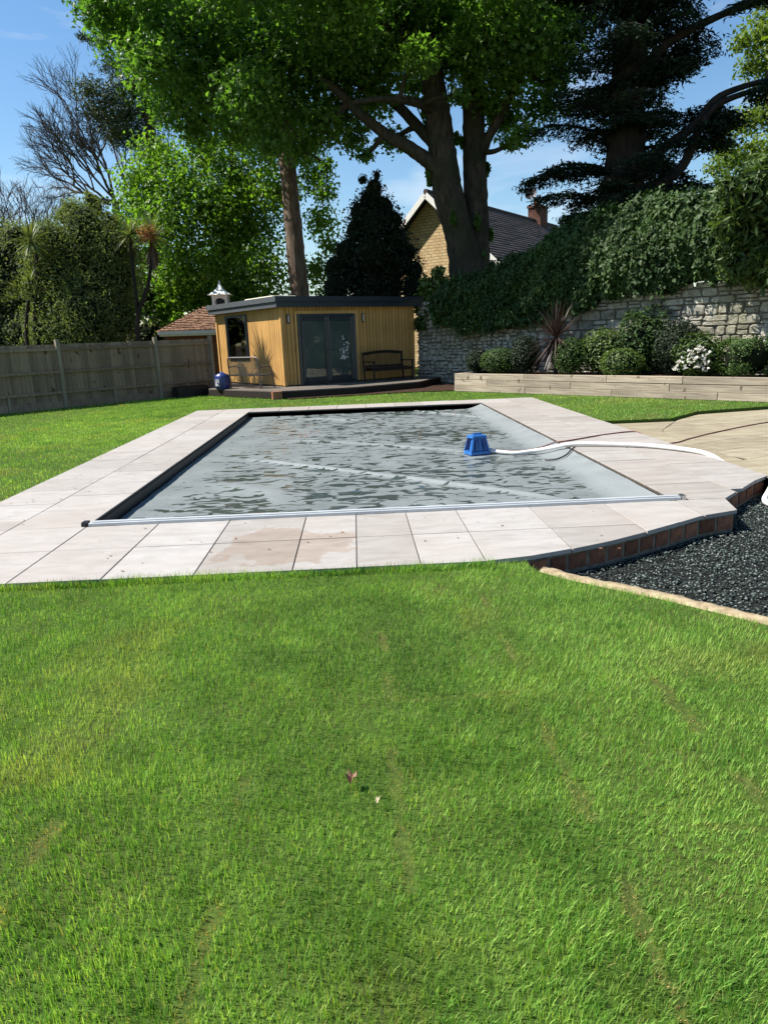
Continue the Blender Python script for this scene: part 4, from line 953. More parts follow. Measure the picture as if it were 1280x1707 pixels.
# great sycamore, twin stems
TY = 26.5; r1 = np.random.default_rng(21)
syc = tree('sycamore_tree', (*yp(785, 480, TY)[:2], 0), 'huge twin-stemmed broadleaf tree behind the stone wall, its crown over everything')
t1, n1 = trunk('stem', [(*yp(775, 480, TY)[:2], -.1), yp(778, 485, TY), yp(768, 400, TY), yp(746, 320, TY), yp(738, 262, TY), yp(728, 180, TY), yp(716, 100, TY), yp(702, 20, TY-.2), yp(690, -80, TY-.5), yp(680, -230, TY-.5)], [.80, .60, .54, .52, .50, .42, .36, .32, .26, .12], M_BARK_SYC, syc, 16, r1)
t2, n2 = trunk('stem', [(*yp(797, 480, TY+.4)[:2], -.1), yp(797, 480, TY+.4), yp(796, 400, TY+.4), yp(792, 300, TY+.5), yp(789, 200, TY+.7), yp(787, 120, TY+.9), yp(792, 40, TY+1), yp(805, -70, TY+1), yp(815, -220, TY+1)], [.62, .47, .42, .41, .40, .36, .30, .25, .12], M_BARK_SYC, syc, 16, r1)
limbs = [([yp(733, 285, TY), yp(712, 268, TY-.2), yp(680, 245, TY-.3), yp(640, 222, TY-.5), yp(600, 190, TY-.7), yp(560, 150, TY-.8), yp(500, 105, TY-.6), yp(430, 60, TY)], [.30, .26, .22, .19, .16, .13, .09, .05]),
         ([yp(735, 250, TY), yp(700, 215, TY+.5), yp(655, 170, TY+1), yp(600, 140, TY+1.4), yp(520, 115, TY+2), yp(420, 110, TY+2.5)], [.27, .2, .17, .13, .09, .05]),
         ([yp(728, 185, TY), yp(690, 170, TY-1), yp(640, 165, TY-2), yp(590, 170, TY-3)], [.2, .14, .1, .05]),
         ([yp(800, 262, TY+.5), yp(812, 232, TY+.3), yp(836, 190, TY), yp(862, 140, TY-.5), yp(900, 80, TY-1)], [.22, .17, .15, .12, .07]),
         ([yp(790, 130, TY+.9), yp(830, 90, TY+1.5), yp(890, 60, TY+2), yp(950, 40, TY+2.5)], [.2, .15, .1, .05]),
         ([yp(716, 100, TY), yp(650, 40, TY-1), yp(560, 10, TY-2), yp(430, -30, TY-2)], [.22, .17, .12, .06])]
nodes = n1[4:] + n2[5:]
for P, R in limbs:
    o, nn = trunk('limb', P, R, M_BARK_SYC, syc, 9, r1, .06); nodes += nn
SYC = [(165, 10, 42), (205, 60, 46), (250, 105, 50), (295, 165, 55), (300, 55, 80), (250, 20, 60), (380, 35, 80), (350, 135, 70), (420, 115, 80), (470, 35, 80), (470, 180, 60), (400, 205, 50), (330, 215, 40), (540, 115, 75), (560, 45, 80), (535, 210, 45), (585, 228, 34), (615, 165, 50), (640, 85, 68), (655, 235, 26), (660, 15, 75), (690, 140, 34), (740, 35, 75), (755, 100, 44), (800, 70, 62), (830, 125, 56), (842, 195, 40), (818, 175, 28), (860, 30, 80), (890, 105, 58), (905, 175, 36), (872, 225, 25), (925, 70, 50), (940, 15, 50), (712, 215, 16), (500, 250, 30), (450, 235, 34), (200, 5, 50), (610, 260, 16), (560, 190, 40), (680, 60, 60), (925, 130, 30), (850, 240, 16), (590, 80, 70), (500, 75, 70), (765, 160, 20), (415, 160, 60), (700, 95, 36), (880, 60, 60), (780, 20, 60), (830, 20, 60)]
cl = pix_clumps(SYC, TY, 2.6, r1, .8)
top = []
for k in range(34):
    a = r1.random()*2*pi; q = math.sqrt(r1.random()); x, y = 2.5+9.5*q*cos(a)-1.0, 26.6+3.8*q*sin(a); z = 13.2 + (1-q*q)*6*r1.random() + r1.random()*2; R = r1.uniform(1.3, 2.1)
    top.append((x, y, z, R, R, R*.75, .55))
b, _ = grow(cl + top, nodes, syc, M_BARK_SYC, .12, r1, 'branches', minr=.018)
front = [(*c, R, R, R*.8) for *c, R in ((-.5, 20.9, 11.7, 1.3), (.8, 20.6, 12.2, 1.3), (-1.9, 22.2, 11.6, 1.4), (1.6, 22.0, 11.8, 1.4), (.1, 22.8, 11.0, 1.3), (2.6, 20.8, 12.8, 1.3), (3.1, 22.2, 12.2, 1.4), (-3.2, 23.2, 12.0, 1.5), (4.4, 22.6, 12.6, 1.4), (-1, 21.5, 13.5, 1.5), (1.5, 21.2, 14, 1.5))]
grow(front, nodes, syc, M_BARK_SYC, .1, r1, 'branches', minr=.018)
foliage('crown', cl + front, 1180, .14, .16, M_SYC, syc, r1, up=.5, out=.35, hang=.8, shell=.55, lobed=True)
tuft = []
for (P, R) in n1[3:14:2] + n2[4:14:2]:
    for q in range(1 + (r1.random() < .4)):
        a = r1.uniform(pi, 2*pi) if q else r1.choice((pi*.97, 2.03*pi)); tuft.append((P[0]+cos(a)*R*1.08, P[1]+sin(a)*R*1.08, P[2]+r1.normal()*.4, .10, .10, .22, 2.4))
foliage('stem_ivy', tuft, 9000, .085, .08, M_SYC, syc, r1, up=.3, out=.7, hang=.5)
foliage('upper_crown', top, 380, .24, .24, M_SYC, syc, r1, up=.55, out=.35, hang=.8, shell=.55)

# bright tree at left with a bare brown lower trunk
LY = 34.0; r2 = np.random.default_rng(22)
lime = tree('bright_leafed_tree', (*yp(498, 490, 28.6)[:2], 0), 'bright green leafy tree with straight brown trunk behind the garden room')
tt, nn = trunk('trunk', [(*yp(501, 490, 31.6)[:2], -.3), yp(500, 490, 31.6), yp(493, 420, 31.6), yp(487, 360, 31.7), yp(481, 290, 31.8), yp(474, 220, 32), yp(465, 140, 32.2)], [.46, .40, .38, .365, .34, .29, .20], M_BARK_PINE, lime, 14, r2)
st, n3 = trunk('trunk', [(*yp(372, 520, LY)[:2], -.3), yp(372, 500, LY), yp(376, 400, LY), yp(384, 310, LY), yp(392, 220, LY)], [.2, .17, .14, .11, .06], M_BARK_DARK, lime, 9, r2)
LIME = [(228, 300, 38), (258, 262, 42), (300, 300, 56), (345, 255, 50), (228, 345, 40), (280, 375, 58), (340, 350, 70), (400, 300, 70), (420, 380, 66), (360, 440, 66), (290, 465, 52), (440, 450, 58), (525, 295, 36), (535, 370, 36), (452, 245, 50), (512, 250, 34), (542, 320, 24), (400, 480, 44), (275, 520, 40), (530, 450, 34), (335, 500, 46), (240, 430, 44), (215, 385, 34), (260, 330, 40), (390, 415, 60), (460, 320, 50), (300, 430, 50), (455, 505, 40), (410, 225, 40), (545, 275, 16), (548, 410, 20), (320, 545, 40), (230, 480, 40), (380, 350, 60), (540, 500, 30)]
cl = pix_clumps(LIME, LY, 1.8, r2, .85)
tp = [(*(yp(380+r2.normal()*90, 200-abs(r2.normal())*60, LY+1.5+r2.normal())), 1.4, 1.4, 1.1) for k in range(10)]
grow(cl + tp, n3[2:] + nn[6:], lime, M_BARK_DARK, .08, r2, 'branches', minr=.012)
foliage('crown', cl, 900, .15, .115, M_LIME, lime, r2, up=.25, out=.8, hang=.5, shell=.6)
foliage('upper_crown', tp, 220, .18, .14, M_LIME, lime, r2, up=.5, out=.5, hang=.5, shell=.6)

# pine showing past the crown
PY_ = 37.0; r3 = np.random.default_rng(23)
pine = tree('pine_tree', (*yp(250, 300, PY_)[:2], 0), 'dark grey-green pine half hidden at the left edge of the big crown')
tt, nn = trunk('trunk', [(*yp(262, 420, PY_)[:2], -.3), yp(262, 400, PY_), yp(255, 250, PY_), yp(235, 120, PY_), yp(205, 20, PY_)], [.35, .3, .25, .2, .1], M_BARK_PINE, pine, 9, r3)
PINE = [(150, 150, 30), (185, 165, 38), (215, 190, 42), (180, 200, 38), (230, 230, 44), (200, 225, 34), (255, 190, 40), (160, 185, 26), (260, 250, 34), (215, 140, 34), (240, 90, 34), (190, 110, 26), (215, 40, 30), (170, 70, 20), (150, 10, 18), (140, 62, 12)]
cl = pix_clumps(PINE, PY_, 1.2, r3, .6)
grow(cl, nn[2:], pine, M_BARK_DARK, .07, r3, 'branches', minr=.012)
foliage('needles', cl, 900, .26, .045, M_PINE, pine, r3, up=.2, out=.3, hang=-.2, shell=.6)

# leafless tree
BY = 38.0; r4 = np.random.default_rng(24)
bare = tree('bare_tree', (*yp(205, 420, BY)[:2], 0), 'leafless tree with fine spreading twigs against the sky')
bb = MB(); TW = []
def bough(p, d, L, r, depth):
    q = p + d*L; m = (p+q)/2 + r4.normal(size=3)*L*.05
    bb.tube([p, m, q], [r, r*.82, r*.66], 6 if r > .03 else 3, cap=False)
    if depth == 0: return
    for k in range(3 if depth > 2 else 3 + (r4.random() < .5)):
        nd = unit(d + r4.normal(size=3)*np.array((.36, .30, .30)) + np.array((-.05, 0, .035))); s0 = r4.uniform(.45, 1.0)
        bough(p + d*L*s0 if k else q, nd, L*r4.uniform(.66, .84), r*(.62 if k else .68), depth-1)
for (a, c, L, r) in (((205, 420), (185, 330), 3.0, .2),):
    bb.tube([(*yp(205, 420, BY)[:2], -.3), yp(205, 420, BY), yp(192, 335, BY)], [.26, .22, .17], 8)
root = yp(192, 335, BY)
for (tx, ty, f) in ((60, 200, 0), (110, 150, .5), (20, 250, -.6), (150, 170, .8), (85, 250, .2), (170, 230, -.6), (40, 300, .5), (125, 215, -.8)):
    t = yp(tx, ty, BY+f*1.5); d = t-root; L = np.linalg.norm(d); bough(root + r4.normal(size=3)*.25, d/L, L*.37, .075, 5)
tag(bb.build('branches', M_TWIG, bare), kind='stuff')
r5 = np.random.default_rng(25)
scrub = tree('bare_scrub', (*yp(20, 430, 36)[:2], 0), 'low thicket of bare twigs with first buds at far left', 'shrub')
bb = MB(); r4 = r5
for k in range(12):
    base = yp(-70+r5.random()*150, 440, 35+r5.random()*2); d = unit(np.array((r5.normal()*.3, r5.normal()*.2, 1.0))); bough(base, d, r5.uniform(1.0, 1.5), .045, 4)
tag(bb.build('branches', M_TWIG, scrub), kind='stuff')

# olive bush behind the fence
r6 = np.random.default_rng(26); OY = 24.6
bush = tree('tall_olive_bush', (*yp(140, 560, OY)[:2], 0), 'tall dense olive-green bush standing right behind the timber fence', 'bush')
OB = [(98, 408, 36), (142, 380, 40), (186, 410, 34), (110, 450, 54), (165, 450, 56), (205, 465, 32), (92, 510, 44), (150, 520, 58), (200, 530, 38), (120, 560, 46), (70, 440, 30), (80, 392, 20), (158, 345, 18), (122, 352, 18), (185, 372, 16), (150, 330, 9), (108, 362, 14), (175, 570, 46), (85, 560, 40), (215, 420, 20), (60, 480, 24)]
cl = pix_clumps(OB, OY, .55, r6, 1.1)
b = MB()
for c in cl: b.ball(c[:3], (c[3]*.62, c[4]*.62, c[5]*.62), 8, 6)
b.build('shade_core', M_CORE, bush)
foliage('crown', cl, 4600, .105, .034, M_OLIVE, bush, r6, up=.3, out=.7, hang=-.7, shell=.34)
r7 = np.random.default_rng(27)
gh = tree('grey_leafed_hedge', (*yp(10, 500, 29)[:2], 0), 'greyish green small-leafed hedge at the left end behind the fence', 'hedge')
cl = pix_clumps([(-60, 420, 60), (0, 430, 46), (30, 400, 30), (20, 470, 44), (50, 500, 40), (0, 530, 50), (45, 560, 40), (-60, 500, 60), (-20, 570, 50), (10, 395, 26), (55, 440, 30), (85, 590, 30)], 28.5, 1.0, r7, 1.0)
b = MB()
for c in cl: b.ball(c[:3], (c[3]*.6, c[4]*.6, c[5]*.6), 8, 6)
b.build('shade_core', M_CORE, gh)
foliage('crown', cl, 1900, .12, .05, M_GREYLEAF, gh, r7, up=.4, out=.5, hang=.1, shell=.45)
pot = thing('chimney_stack', (*yp(2, 566, 33)[:2], 0), 'small red brick stack just showing over the fence at far left', 'chimney')
p = yp(0, 566, 33); b = MB(); b.box((p[0], p[1], 1.3), (.45, .45, 2.6)).box((p[0], p[1], 2.62), (.55, .55, .10)); b.build('stack', M_BRICK, pot)

def blades(name, parent, centre, n, L, W, mat, rng, lo=-.6, hi=1.0, droop=.5, seg=4, dirs=None):
    """long strap leaves bursting from one point"""
    V = []; F = []; T = []
    for k in range(n):
        a = rng.random()*2*pi; e = rng.uniform(lo, hi)*pi/2; d = np.array((cos(a)*cos(e), sin(a)*cos(e), sin(e)))
        if dirs is not None: d = unit(d + np.array(dirs))
        l = L*rng.uniform(.7, 1.1); side = unit(np.cross(d, (0.01, 0, 1.0))); p = np.array(centre, float) + d*.03; b0 = len(V); dd = d.copy(); t = rng.random()
        for i in range(seg+1):
            f = i/seg; w = W*(.5+.9*f if f < .4 else (1-f)*1.45+.02)
            V += [p - side*w/2, p + side*w/2]; T += [t, t]
            dd = unit(dd + np.array((0, 0, -droop/seg*(.4+f)))); p = p + dd*l/seg
        F += [(b0+2*i, b0+2*i+1, b0+2*i+3, b0+2*i+2) for i in range(seg)]
    me = fast_mesh(name, np.array(V), np.array(F), mat, {'tone': T}, origin=ORG[parent.name]); return put(name, me, parent, ORG[parent.name])
r8 = np.random.default_rng(28); CY = 23.7
cab = tree('cabbage_palm', (*yp(232, 560, CY)[:2], 0), 'spiky cabbage palm with hanging dead leaves and a rusty flower head', 'palm')
trunk('trunk', [(*yp(230, 575, CY)[:2], -.1), yp(230, 560, CY), yp(232, 520, CY), yp(246, 480, CY), yp(252, 440, CY), yp(253, 400, CY)], [.09, .08, .07, .06, .055, .05], M_BARK_DARK, cab, 8, r8)
trunk('trunk', [yp(231, 540, CY), yp(226, 480, CY), yp(220, 430, CY), yp(217, 395, CY)], [.065, .055, .05, .045], M_BARK_DARK, cab, 8, r8)
blades('fronds', cab, yp(253, 397, CY), 130, .85, .060, M_PALMLEAF, r8, -.35, .9, .5)
blades('dead_fronds', cab, yp(253, 405, CY), 90, .95, .045, M_DEADLEAF, r8, -.95, -.5, .5)
blades('fronds', cab, yp(217, 392, CY), 100, .75, .058, M_PALMLEAF, r8, -.5, .9, .4)
cl = [(*yp(247, 390, CY-.25), .32, .3, .30)]
foliage('flower_head', cl, 9000, .06, .025, M_FLOWER_ORANGE, cab, r8, shell=.5)
cab2 = tree('cabbage_palm', (*yp(58, 560, 24)[:2], 0), 'yellowing spiky palm head at the left side of the olive bush', 'palm')
trunk('trunk', [(*yp(60, 575, 24)[:2], -.1), yp(60, 560, 24), yp(62, 470, 24), yp(60, 405, 24)], [.09, .08, .06, .05], M_BARK_DARK, cab2, 8, r8)
blades('fronds', cab2, yp(52, 402, 23.5), 110, .85, .058, M_PALMLEAF, r8, -.6, .9, .5)
fan = tree('fan_palm', (*yp(38, 560, 23.8)[:2], 0), 'small fan palm with pale pleated leaves left of the olive bush', 'palm')
trunk('trunk', [(*yp(45, 575, 23.8)[:2], -.1), yp(45, 560, 23.8), yp(48, 500, 23.8)], [.07, .06, .05], M_BARK_DARK, fan, 7, r8)
for (x, y) in ((34, 482), (50, 470), (58, 492), (28, 500)): blades('frond', fan, yp(x, y, 22.9), 30, .62, .060, M_PALMLEAF, r8, -.2, .5, .4, dirs=(-.6, -.5, .3))

# dark evergreen between garden room and house
r9 = np.random.default_rng(29); DY = 28.5
hol = tree('dark_holly_tree', (*yp(620, 500, DY)[:2], 0), 'nearly black conical evergreen rising behind the garden room roof')
HOL = [(624, 312, 18), (618, 335, 26), (640, 345, 22), (600, 355, 24), (655, 368, 22), (625, 375, 34), (595, 385, 26), (660, 400, 30), (620, 420, 42), (580, 420, 30), (680, 420, 20), (655, 440, 40), (600, 460, 46), (560, 445, 26), (690, 450, 22), (560, 480, 30), (640, 480, 46), (690, 480, 28), (610, 505, 40), (560, 510, 30), (605, 300, 9), (628, 292, 8)]
cl = pix_clumps(HOL, DY, .7, r9, 1.0)
trunk('trunk', [(*yp(620, 500, DY)[:2], -.2), yp(620, 500, DY), yp(622, 400, DY), yp(624, 315, DY)], [.25, .2, .12, .04], M_BARK_DARK, hol, 8, r9)
b = MB()
for c in cl: b.ball(c[:3], (c[3]*.66, c[4]*.66, c[5]*.66), 8, 6)
b.build('shade_core', M_CORE, hol)
foliage('crown', cl, 1500, .12, .06, M_HOLLY, hol, r9, up=.3, out=.5, hang=-.2, shell=.42)

# cedar at right
r10 = np.random.default_rng(30); KY = 24.6
ced = tree('cedar_tree', (*yp(1037, 360, KY)[:2], 0), 'black-green cedar with massive dark trunk and drooping tiers at right')
tt, nn = trunk('trunk', [(*yp(1030, 400, KY)[:2], -.1), yp(1034, 370, KY), yp(1040, 280, KY), yp(1046, 180, KY), yp(1050, 80, KY), yp(1054, -40, KY), yp(1056, -200, KY)], [.9, .72, .62, .54, .50, .42, .2], M_BARK_DARK, ced, 14, r10)
TC = yp(1045, 200, KY); bbm = MB(); LC = []; LO = []
def cedar_bough(p0, d, L, r, lift):
    d = unit(np.array(d, float)); P = [np.array(p0)]; dd = d.copy(); N = 12
    for i in range(N): dd = unit(dd + np.array((0, 0, lift/N*(-1 if i > 4 else .4))) + r10.normal(size=3)*.03); P.append(P[-1] + dd*L/N)
    bbm.tube(P, list(np.linspace(r, .015, N+1)), 6, cap=False)
    for i in range(2, N+1):
        side = unit(np.cross(P[i]-P[i-1], (0, 0, 1.0))); w = .25 + .85*(1-abs(i/N-.55)*1.1)
        for sg in (-1, 1):
            q = P[i] + side*sg*w*r10.uniform(.6, 1.1) + (P[i]-P[i-1])*r10.uniform(.4, 1.6) + np.array((0, 0, -r10.uniform(.05, .28)))
            bbm.tube([P[i], (P[i]+q)/2 + np.array((0, 0, .03)), q], [.02, .014, .008], 3, cap=False); k = 34
            t = r10.random(k)[:, None]; C = P[i]*(1-t) + q*t + r10.normal(size=(k, 3))*np.array((.12, .12, .045)); C[:, 2] -= r10.random(k)**2*.12
            LC.append(C); LO.append(np.repeat([unit(q-P[i])], k, 0))
for k in range(58):
    z = r10.uniform(5.0, 14.2); a = r10.random()*2*pi; f = (z-5.0)/9.2; base = TC.copy(); base[2] = z; base[0] += (z-8)*-.0
    cedar_bough(base, (cos(a), sin(a)*.8, r10.uniform(-.05, .25)), (r10.uniform(1.7, 3.5) if cos(a) < .3 else r10.uniform(1.2, 2.4))*(1.0-.12*f), .075, r10.uniform(.35, .9))
for k in range(26):
    z = r10.uniform(13, 18); a = r10.random()*2*pi; base = TC.copy(); base[2] = z; cedar_bough(base, (cos(a), sin(a), .2), r10.uniform(1.5, 3.2), .07, .5)
for P_ in ([yp(1050, 330, KY), yp(1130, 285, KY-.4), yp(1165, 215, KY-.8), yp(1200, 172, KY-1.0), yp(1290, 140, KY-1.2)], [yp(1055, 280, KY), yp(1150, 215, KY-.6), yp(1200, 160, KY-.8), yp(1290, 130, KY-1)], [yp(1052, 150, KY), yp(1110, 75, KY-.5), yp(1190, 30, KY-.8), yp(1290, -10, KY-1)]):
    o, q = trunk('limb', P_, [.22, .16, .13, .10, .07], M_BARK_DARK, ced, 8, r10, .05)
    for pp, _ in q[1::2]:
        cedar_bough(pp, (r10.normal()*.8+.3, r10.normal(), r10.uniform(-.6, .0)), r10.uniform(.7, 1.3), .035, .7)
for (x, y, dx, L) in ((1090, 320, .9, 3.2), (1080, 250, .9, 3.0), (1000, 290, -1, 2.5), (1010, 220, -.9, 2.3), (1000, 330, -1, 2.0), (1070, 345, 1, 3.4), (1080, 345, 1, 2.5)):
    cedar_bough(yp(x if dx < 0 else 1050, y, KY), (dx, r10.normal()*.3-.1, .05), L, .06, .8)
bbm.build('branches', M_BARK_DARK, ced)
C = np.concatenate(LC); O = np.concatenate(LO); n = len(C)
me = leaf_mesh('needle_sprays', C, r10.normal(size=(n, 3))*.5+np.array((0, 0, .9)), O+r10.normal(size=(n, 3))*.7, .16+.05*r10.random(n), .055, r10.random(n), M_CEDAR, ORG[ced.name]); put('needle_sprays', me, ced, ORG[ced.name])
cl = pix_clumps([(960, 60, 36), (1000, 40, 44), (1010, 110, 44), (975, 120, 30), (1095, 60, 46), (1110, 120, 40), (1090, 160, 36), (1005, 180, 34), (1140, 50, 30), (1080, 10, 40), (1150, 10, 30), (1105, 230, 26), (1010, 250, 24), (1060, 110, 50), (1040, 40, 50)], KY, 1.3, r10, .7) + pix_clumps([(955, 110, 34), (940, 160, 22), (985, 170, 30), (925, 40, 26)], KY, .6, r10, .7)
foliage('inner_sprays', cl, 640, .17, .055, M_CEDAR, ced, r10, up=.7, out=.3, hang=.2, shell=.7)

# pale trees beyond the cedar
r11 = np.random.default_rng(31)
pale = tree('pale_leafed_tree', (*yp(1290, 380, 34)[:2], 0), 'pale yellow-green tree in young leaf beyond the cedar at far right')
tt, nn = trunk('trunk', [(*yp(1300, 420, 34)[:2], -.3), yp(1300, 380, 34), yp(1290, 200, 34), yp(1280, 50, 34)], [.4, .32, .26, .14], M_BARK_PINE, pale, 9, r11)
cl = pix_clumps([(1265, 60, 34), (1290, 110, 40), (1250, 110, 24), (1240, 200, 28), (1275, 190, 30), (1215, 215, 22), (1255, 255, 34), (1220, 265, 24), (1285, 260, 36), (1200, 250, 18), (1290, 20, 30), (1235, 70, 16), (1180, 200, 14), (1195, 280, 22), (1160, 240, 14), (1320, 160, 50), (1320, 60, 50), (1340, 260, 50), (1310, -40, 50)], 34, 1.4, r11, .8)
grow(cl, nn, pale, M_BARK_DARK, .06, r11, 'branches', minr=.012)
foliage('crown', cl, 760, .17, .11, M_YELLOWGREEN, pale, r11, up=.5, out=.5, hang=.5, shell=.6)
def back_tree(name, label, pts, Y, mat, seed, per=300, L=.2, W=.15, dy=1.2):
    r = np.random.default_rng(seed); c0 = pts[0]; o = tree(name, (*yp(c0[0], 560, Y)[:2], 0), label)
    tt, nn = trunk('trunk', [(*yp(c0[0], 560, Y)[:2], -.4), yp(c0[0], 530, Y), yp(c0[0], c0[1], Y)], [.25, .2, .08], M_BARK_DARK, o, 7, r)
    cl = pix_clumps(pts, Y, dy, r, .9); b = MB()
    for c in cl: b.ball(c[:3], (c[3]*.55, c[4]*.55, c[5]*.55), 8, 6)
    b.build('shade_core', M_CORE, o); foliage('crown', cl, per, L, W, mat, o, r, shell=.45)
back_tree('garden_tree', 'mid-green rounded tree filling the gap behind the small outbuilding', [(300, 470, 60), (240, 500, 50), (350, 480, 50), (270, 540, 40), (400, 500, 50), (450, 520, 40)], 36, M_LIME, 41)
back_tree('garden_tree', 'far green tree seen between the dark evergreen and the house gable', [(690, 395, 14), (678, 410, 14), (700, 420, 16), (665, 430, 24)], 50, M_LIME, 42, 200, .25, .2)
back_tree('garden_tree', 'far pale tree just showing right of the house chimney', [(945, 385, 16), (960, 395, 20), (930, 395, 14), (985, 400, 24)], 62, M_YELLOWGREEN, 43, 120, .3, .25)
back_tree('garden_tree', 'shaded tree low behind the olive bush and cabbage palm', [(200, 480, 50), (150, 520, 50), (90, 520, 40), (180, 560, 40), (250, 560, 40), (40, 560, 50)], 32, M_GREYLEAF, 44, 260)

# ------------------------------------------------------------------ ivy over the wall, laurel, bed planting
r12 = np.random.default_rng(32)
ivy = thing('ivy_hedge', Wp(5, -.3, 0), 'deep dark ivy hedge spilling over the top of the stone wall', 'hedge')
def wall_hit(px, py, d=.0):
    dr = ray(px, py); q = W0 + WN*d; t = ((q-EYEP[:2]) @ WN)/(dr[:2] @ WN); X = EYEP+dr*t; return (X[:2]-W0) @ WD, X[2]
TOP = sorted(wall_hit(x, y, -.4) for x, y in ((752, 492), (770, 478), (800, 468), (850, 452), (900, 428), (930, 402), (960, 386), (1000, 370), (1050, 358), (1100, 349), (1150, 345), (1200, 340), (1280, 330), (1400, 325)))
BOT = sorted(wall_hit(x, y+(4 if x < 1000 else -5), .35) for x, y in ((752, 535), (775, 548), (800, 548), (850, 541), (900, 528), (950, 518), (1000, 505), (1050, 494), (1100, 492), (1150, 476), (1200, 470), (1280, 474), (1400, 470)))
ts, tz = zip(*TOP); bs, bz = zip(*BOT)
def ivy_surf(s, f):
    """f 0..1: from the hanging front edge up over the front and back across the top"""
    zt = np.interp(s, ts, tz) + .34*(fbm(s, s*0, 1.9, 3)-.5); zb = np.interp(s, bs, bz) + .5*(fbm(s, s*0+9, 2.5, 8)-.5)
    front = f < .68; u = np.where(front, f/.68, (f-.68)/.32); ang = np.clip(u, 0, 1)
    d = np.where(front, .28 + .22*np.sin(np.clip(u, 0, 1)*pi*.9) - .25*np.clip(u-.75, 0, 1)*2.2, .12 - 1.7*u) + .52*(fbm(s, f*4, 1.3, 13)-.5)
    z = np.where(front, zb + (zt-zb)*(1-(1-u)**1.15), zt + .12*np.sin(u*pi)) + .22*(fbm(s+5, f*5, 1.5, 17)-.5)
    return d, z
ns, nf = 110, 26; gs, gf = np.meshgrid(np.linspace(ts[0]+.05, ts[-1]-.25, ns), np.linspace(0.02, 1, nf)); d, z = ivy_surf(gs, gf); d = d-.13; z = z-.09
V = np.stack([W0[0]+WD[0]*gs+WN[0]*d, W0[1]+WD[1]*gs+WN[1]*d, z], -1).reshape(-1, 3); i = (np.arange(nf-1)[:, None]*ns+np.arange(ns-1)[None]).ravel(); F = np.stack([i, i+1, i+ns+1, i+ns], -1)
put('shade_core', fast_mesh('shade_core', V, F, M_CORE, None, True, ORG[ivy.name]), ivy, ORG[ivy.name])
n = 68000; s = r12.uniform(ts[0]-.05, ts[-1], n); f = r12.random(n)**.85; d, z = ivy_surf(s, f); sh = (fbm(s*1.0, f*6, 6.0, 19, 2) > .66); d = d + r12.normal(size=n)*.06 - .02 + sh*r12.random(n)*.22; z = z + r12.normal(size=n)*.07 + sh*np.where(f > .6, 1, -.6)*r12.random(n)*.22
nrm = np.stack([np.where(f < .68, WN[0], .1), np.where(f < .68, WN[1], .1), np.where(f < .6, .45, 1.0)], -1) + r12.normal(size=(n, 3))*.45
C = np.stack([W0[0]+WD[0]*s+WN[0]*d, W0[1]+WD[1]*s+WN[1]*d, z], -1)
me = leaf_mesh('ivy_leaves', C, nrm, r12.normal(size=(n, 3))*.6+np.array((0, 0, -1.0)), .100*(1+.42*r12.normal(size=n)).clip(.4, 1.9), .085*(1+.3*r12.normal(size=n)).clip(.5, 1.6), np.clip(1.5*(fbm(s, f*5, 1.6, 50)-.35)+.5*r12.random(n), 0, 1), M_IVY, ORG[ivy.name]); put('ivy_leaves', me, ivy, ORG[ivy.name])
iv2 = thing('ivy_bush', (*yp(720, 510, 26)[:2], 0), 'pale speckled ivy clump at the wall end beside the garden room', 'ivy')
cl = pix_clumps([(715, 500, 20), (738, 480, 20), (745, 515, 18), (720, 525, 16), (700, 540, 14), (730, 455, 12), (712, 475, 14), (755, 495, 14), (700, 515, 12)], 25.6, .25, r12, 1.0)
b = MB()
for c in cl: b.ball(c[:3], (c[3]*.55, c[4]*.55, c[5]*.55), 8, 6)
b.build('shade_core', M_CORE, iv2); foliage('leaves', cl, 3200, .12, .10, M_SHRUB, iv2, r12, up=.5, out=.6, hang=.7, shell=.4)
lau = thing('laurel_bush', (*Wp(10.4, -.5, 0)[:2], 0), 'big glossy laurel with long leaves at the right end of the wall', 'bush')
cl = pix_clumps([(1245, 320, 34), (1275, 300, 40), (1225, 350, 26), (1260, 360, 40), (1235, 395, 32), (1275, 400, 40), (1245, 435, 34), (1280, 440, 36), (1225, 440, 22), (1310, 350, 50), (1320, 430, 50), (1215, 310, 18), (1205, 380, 16), (1200, 420, 14), (1260, 285, 22)], 15.75, .35, r12, 1.0)
b = MB()
for c in cl: b.ball(c[:3], (c[3]*.62, c[4]*.62, c[5]*.62), 8, 6)
b.build('shade_core', M_CORE, lau); foliage('leaves', cl, 2900, .19, .062, M_LAUREL, lau, r12, up=.3, out=.5, hang=.7, shell=.4)

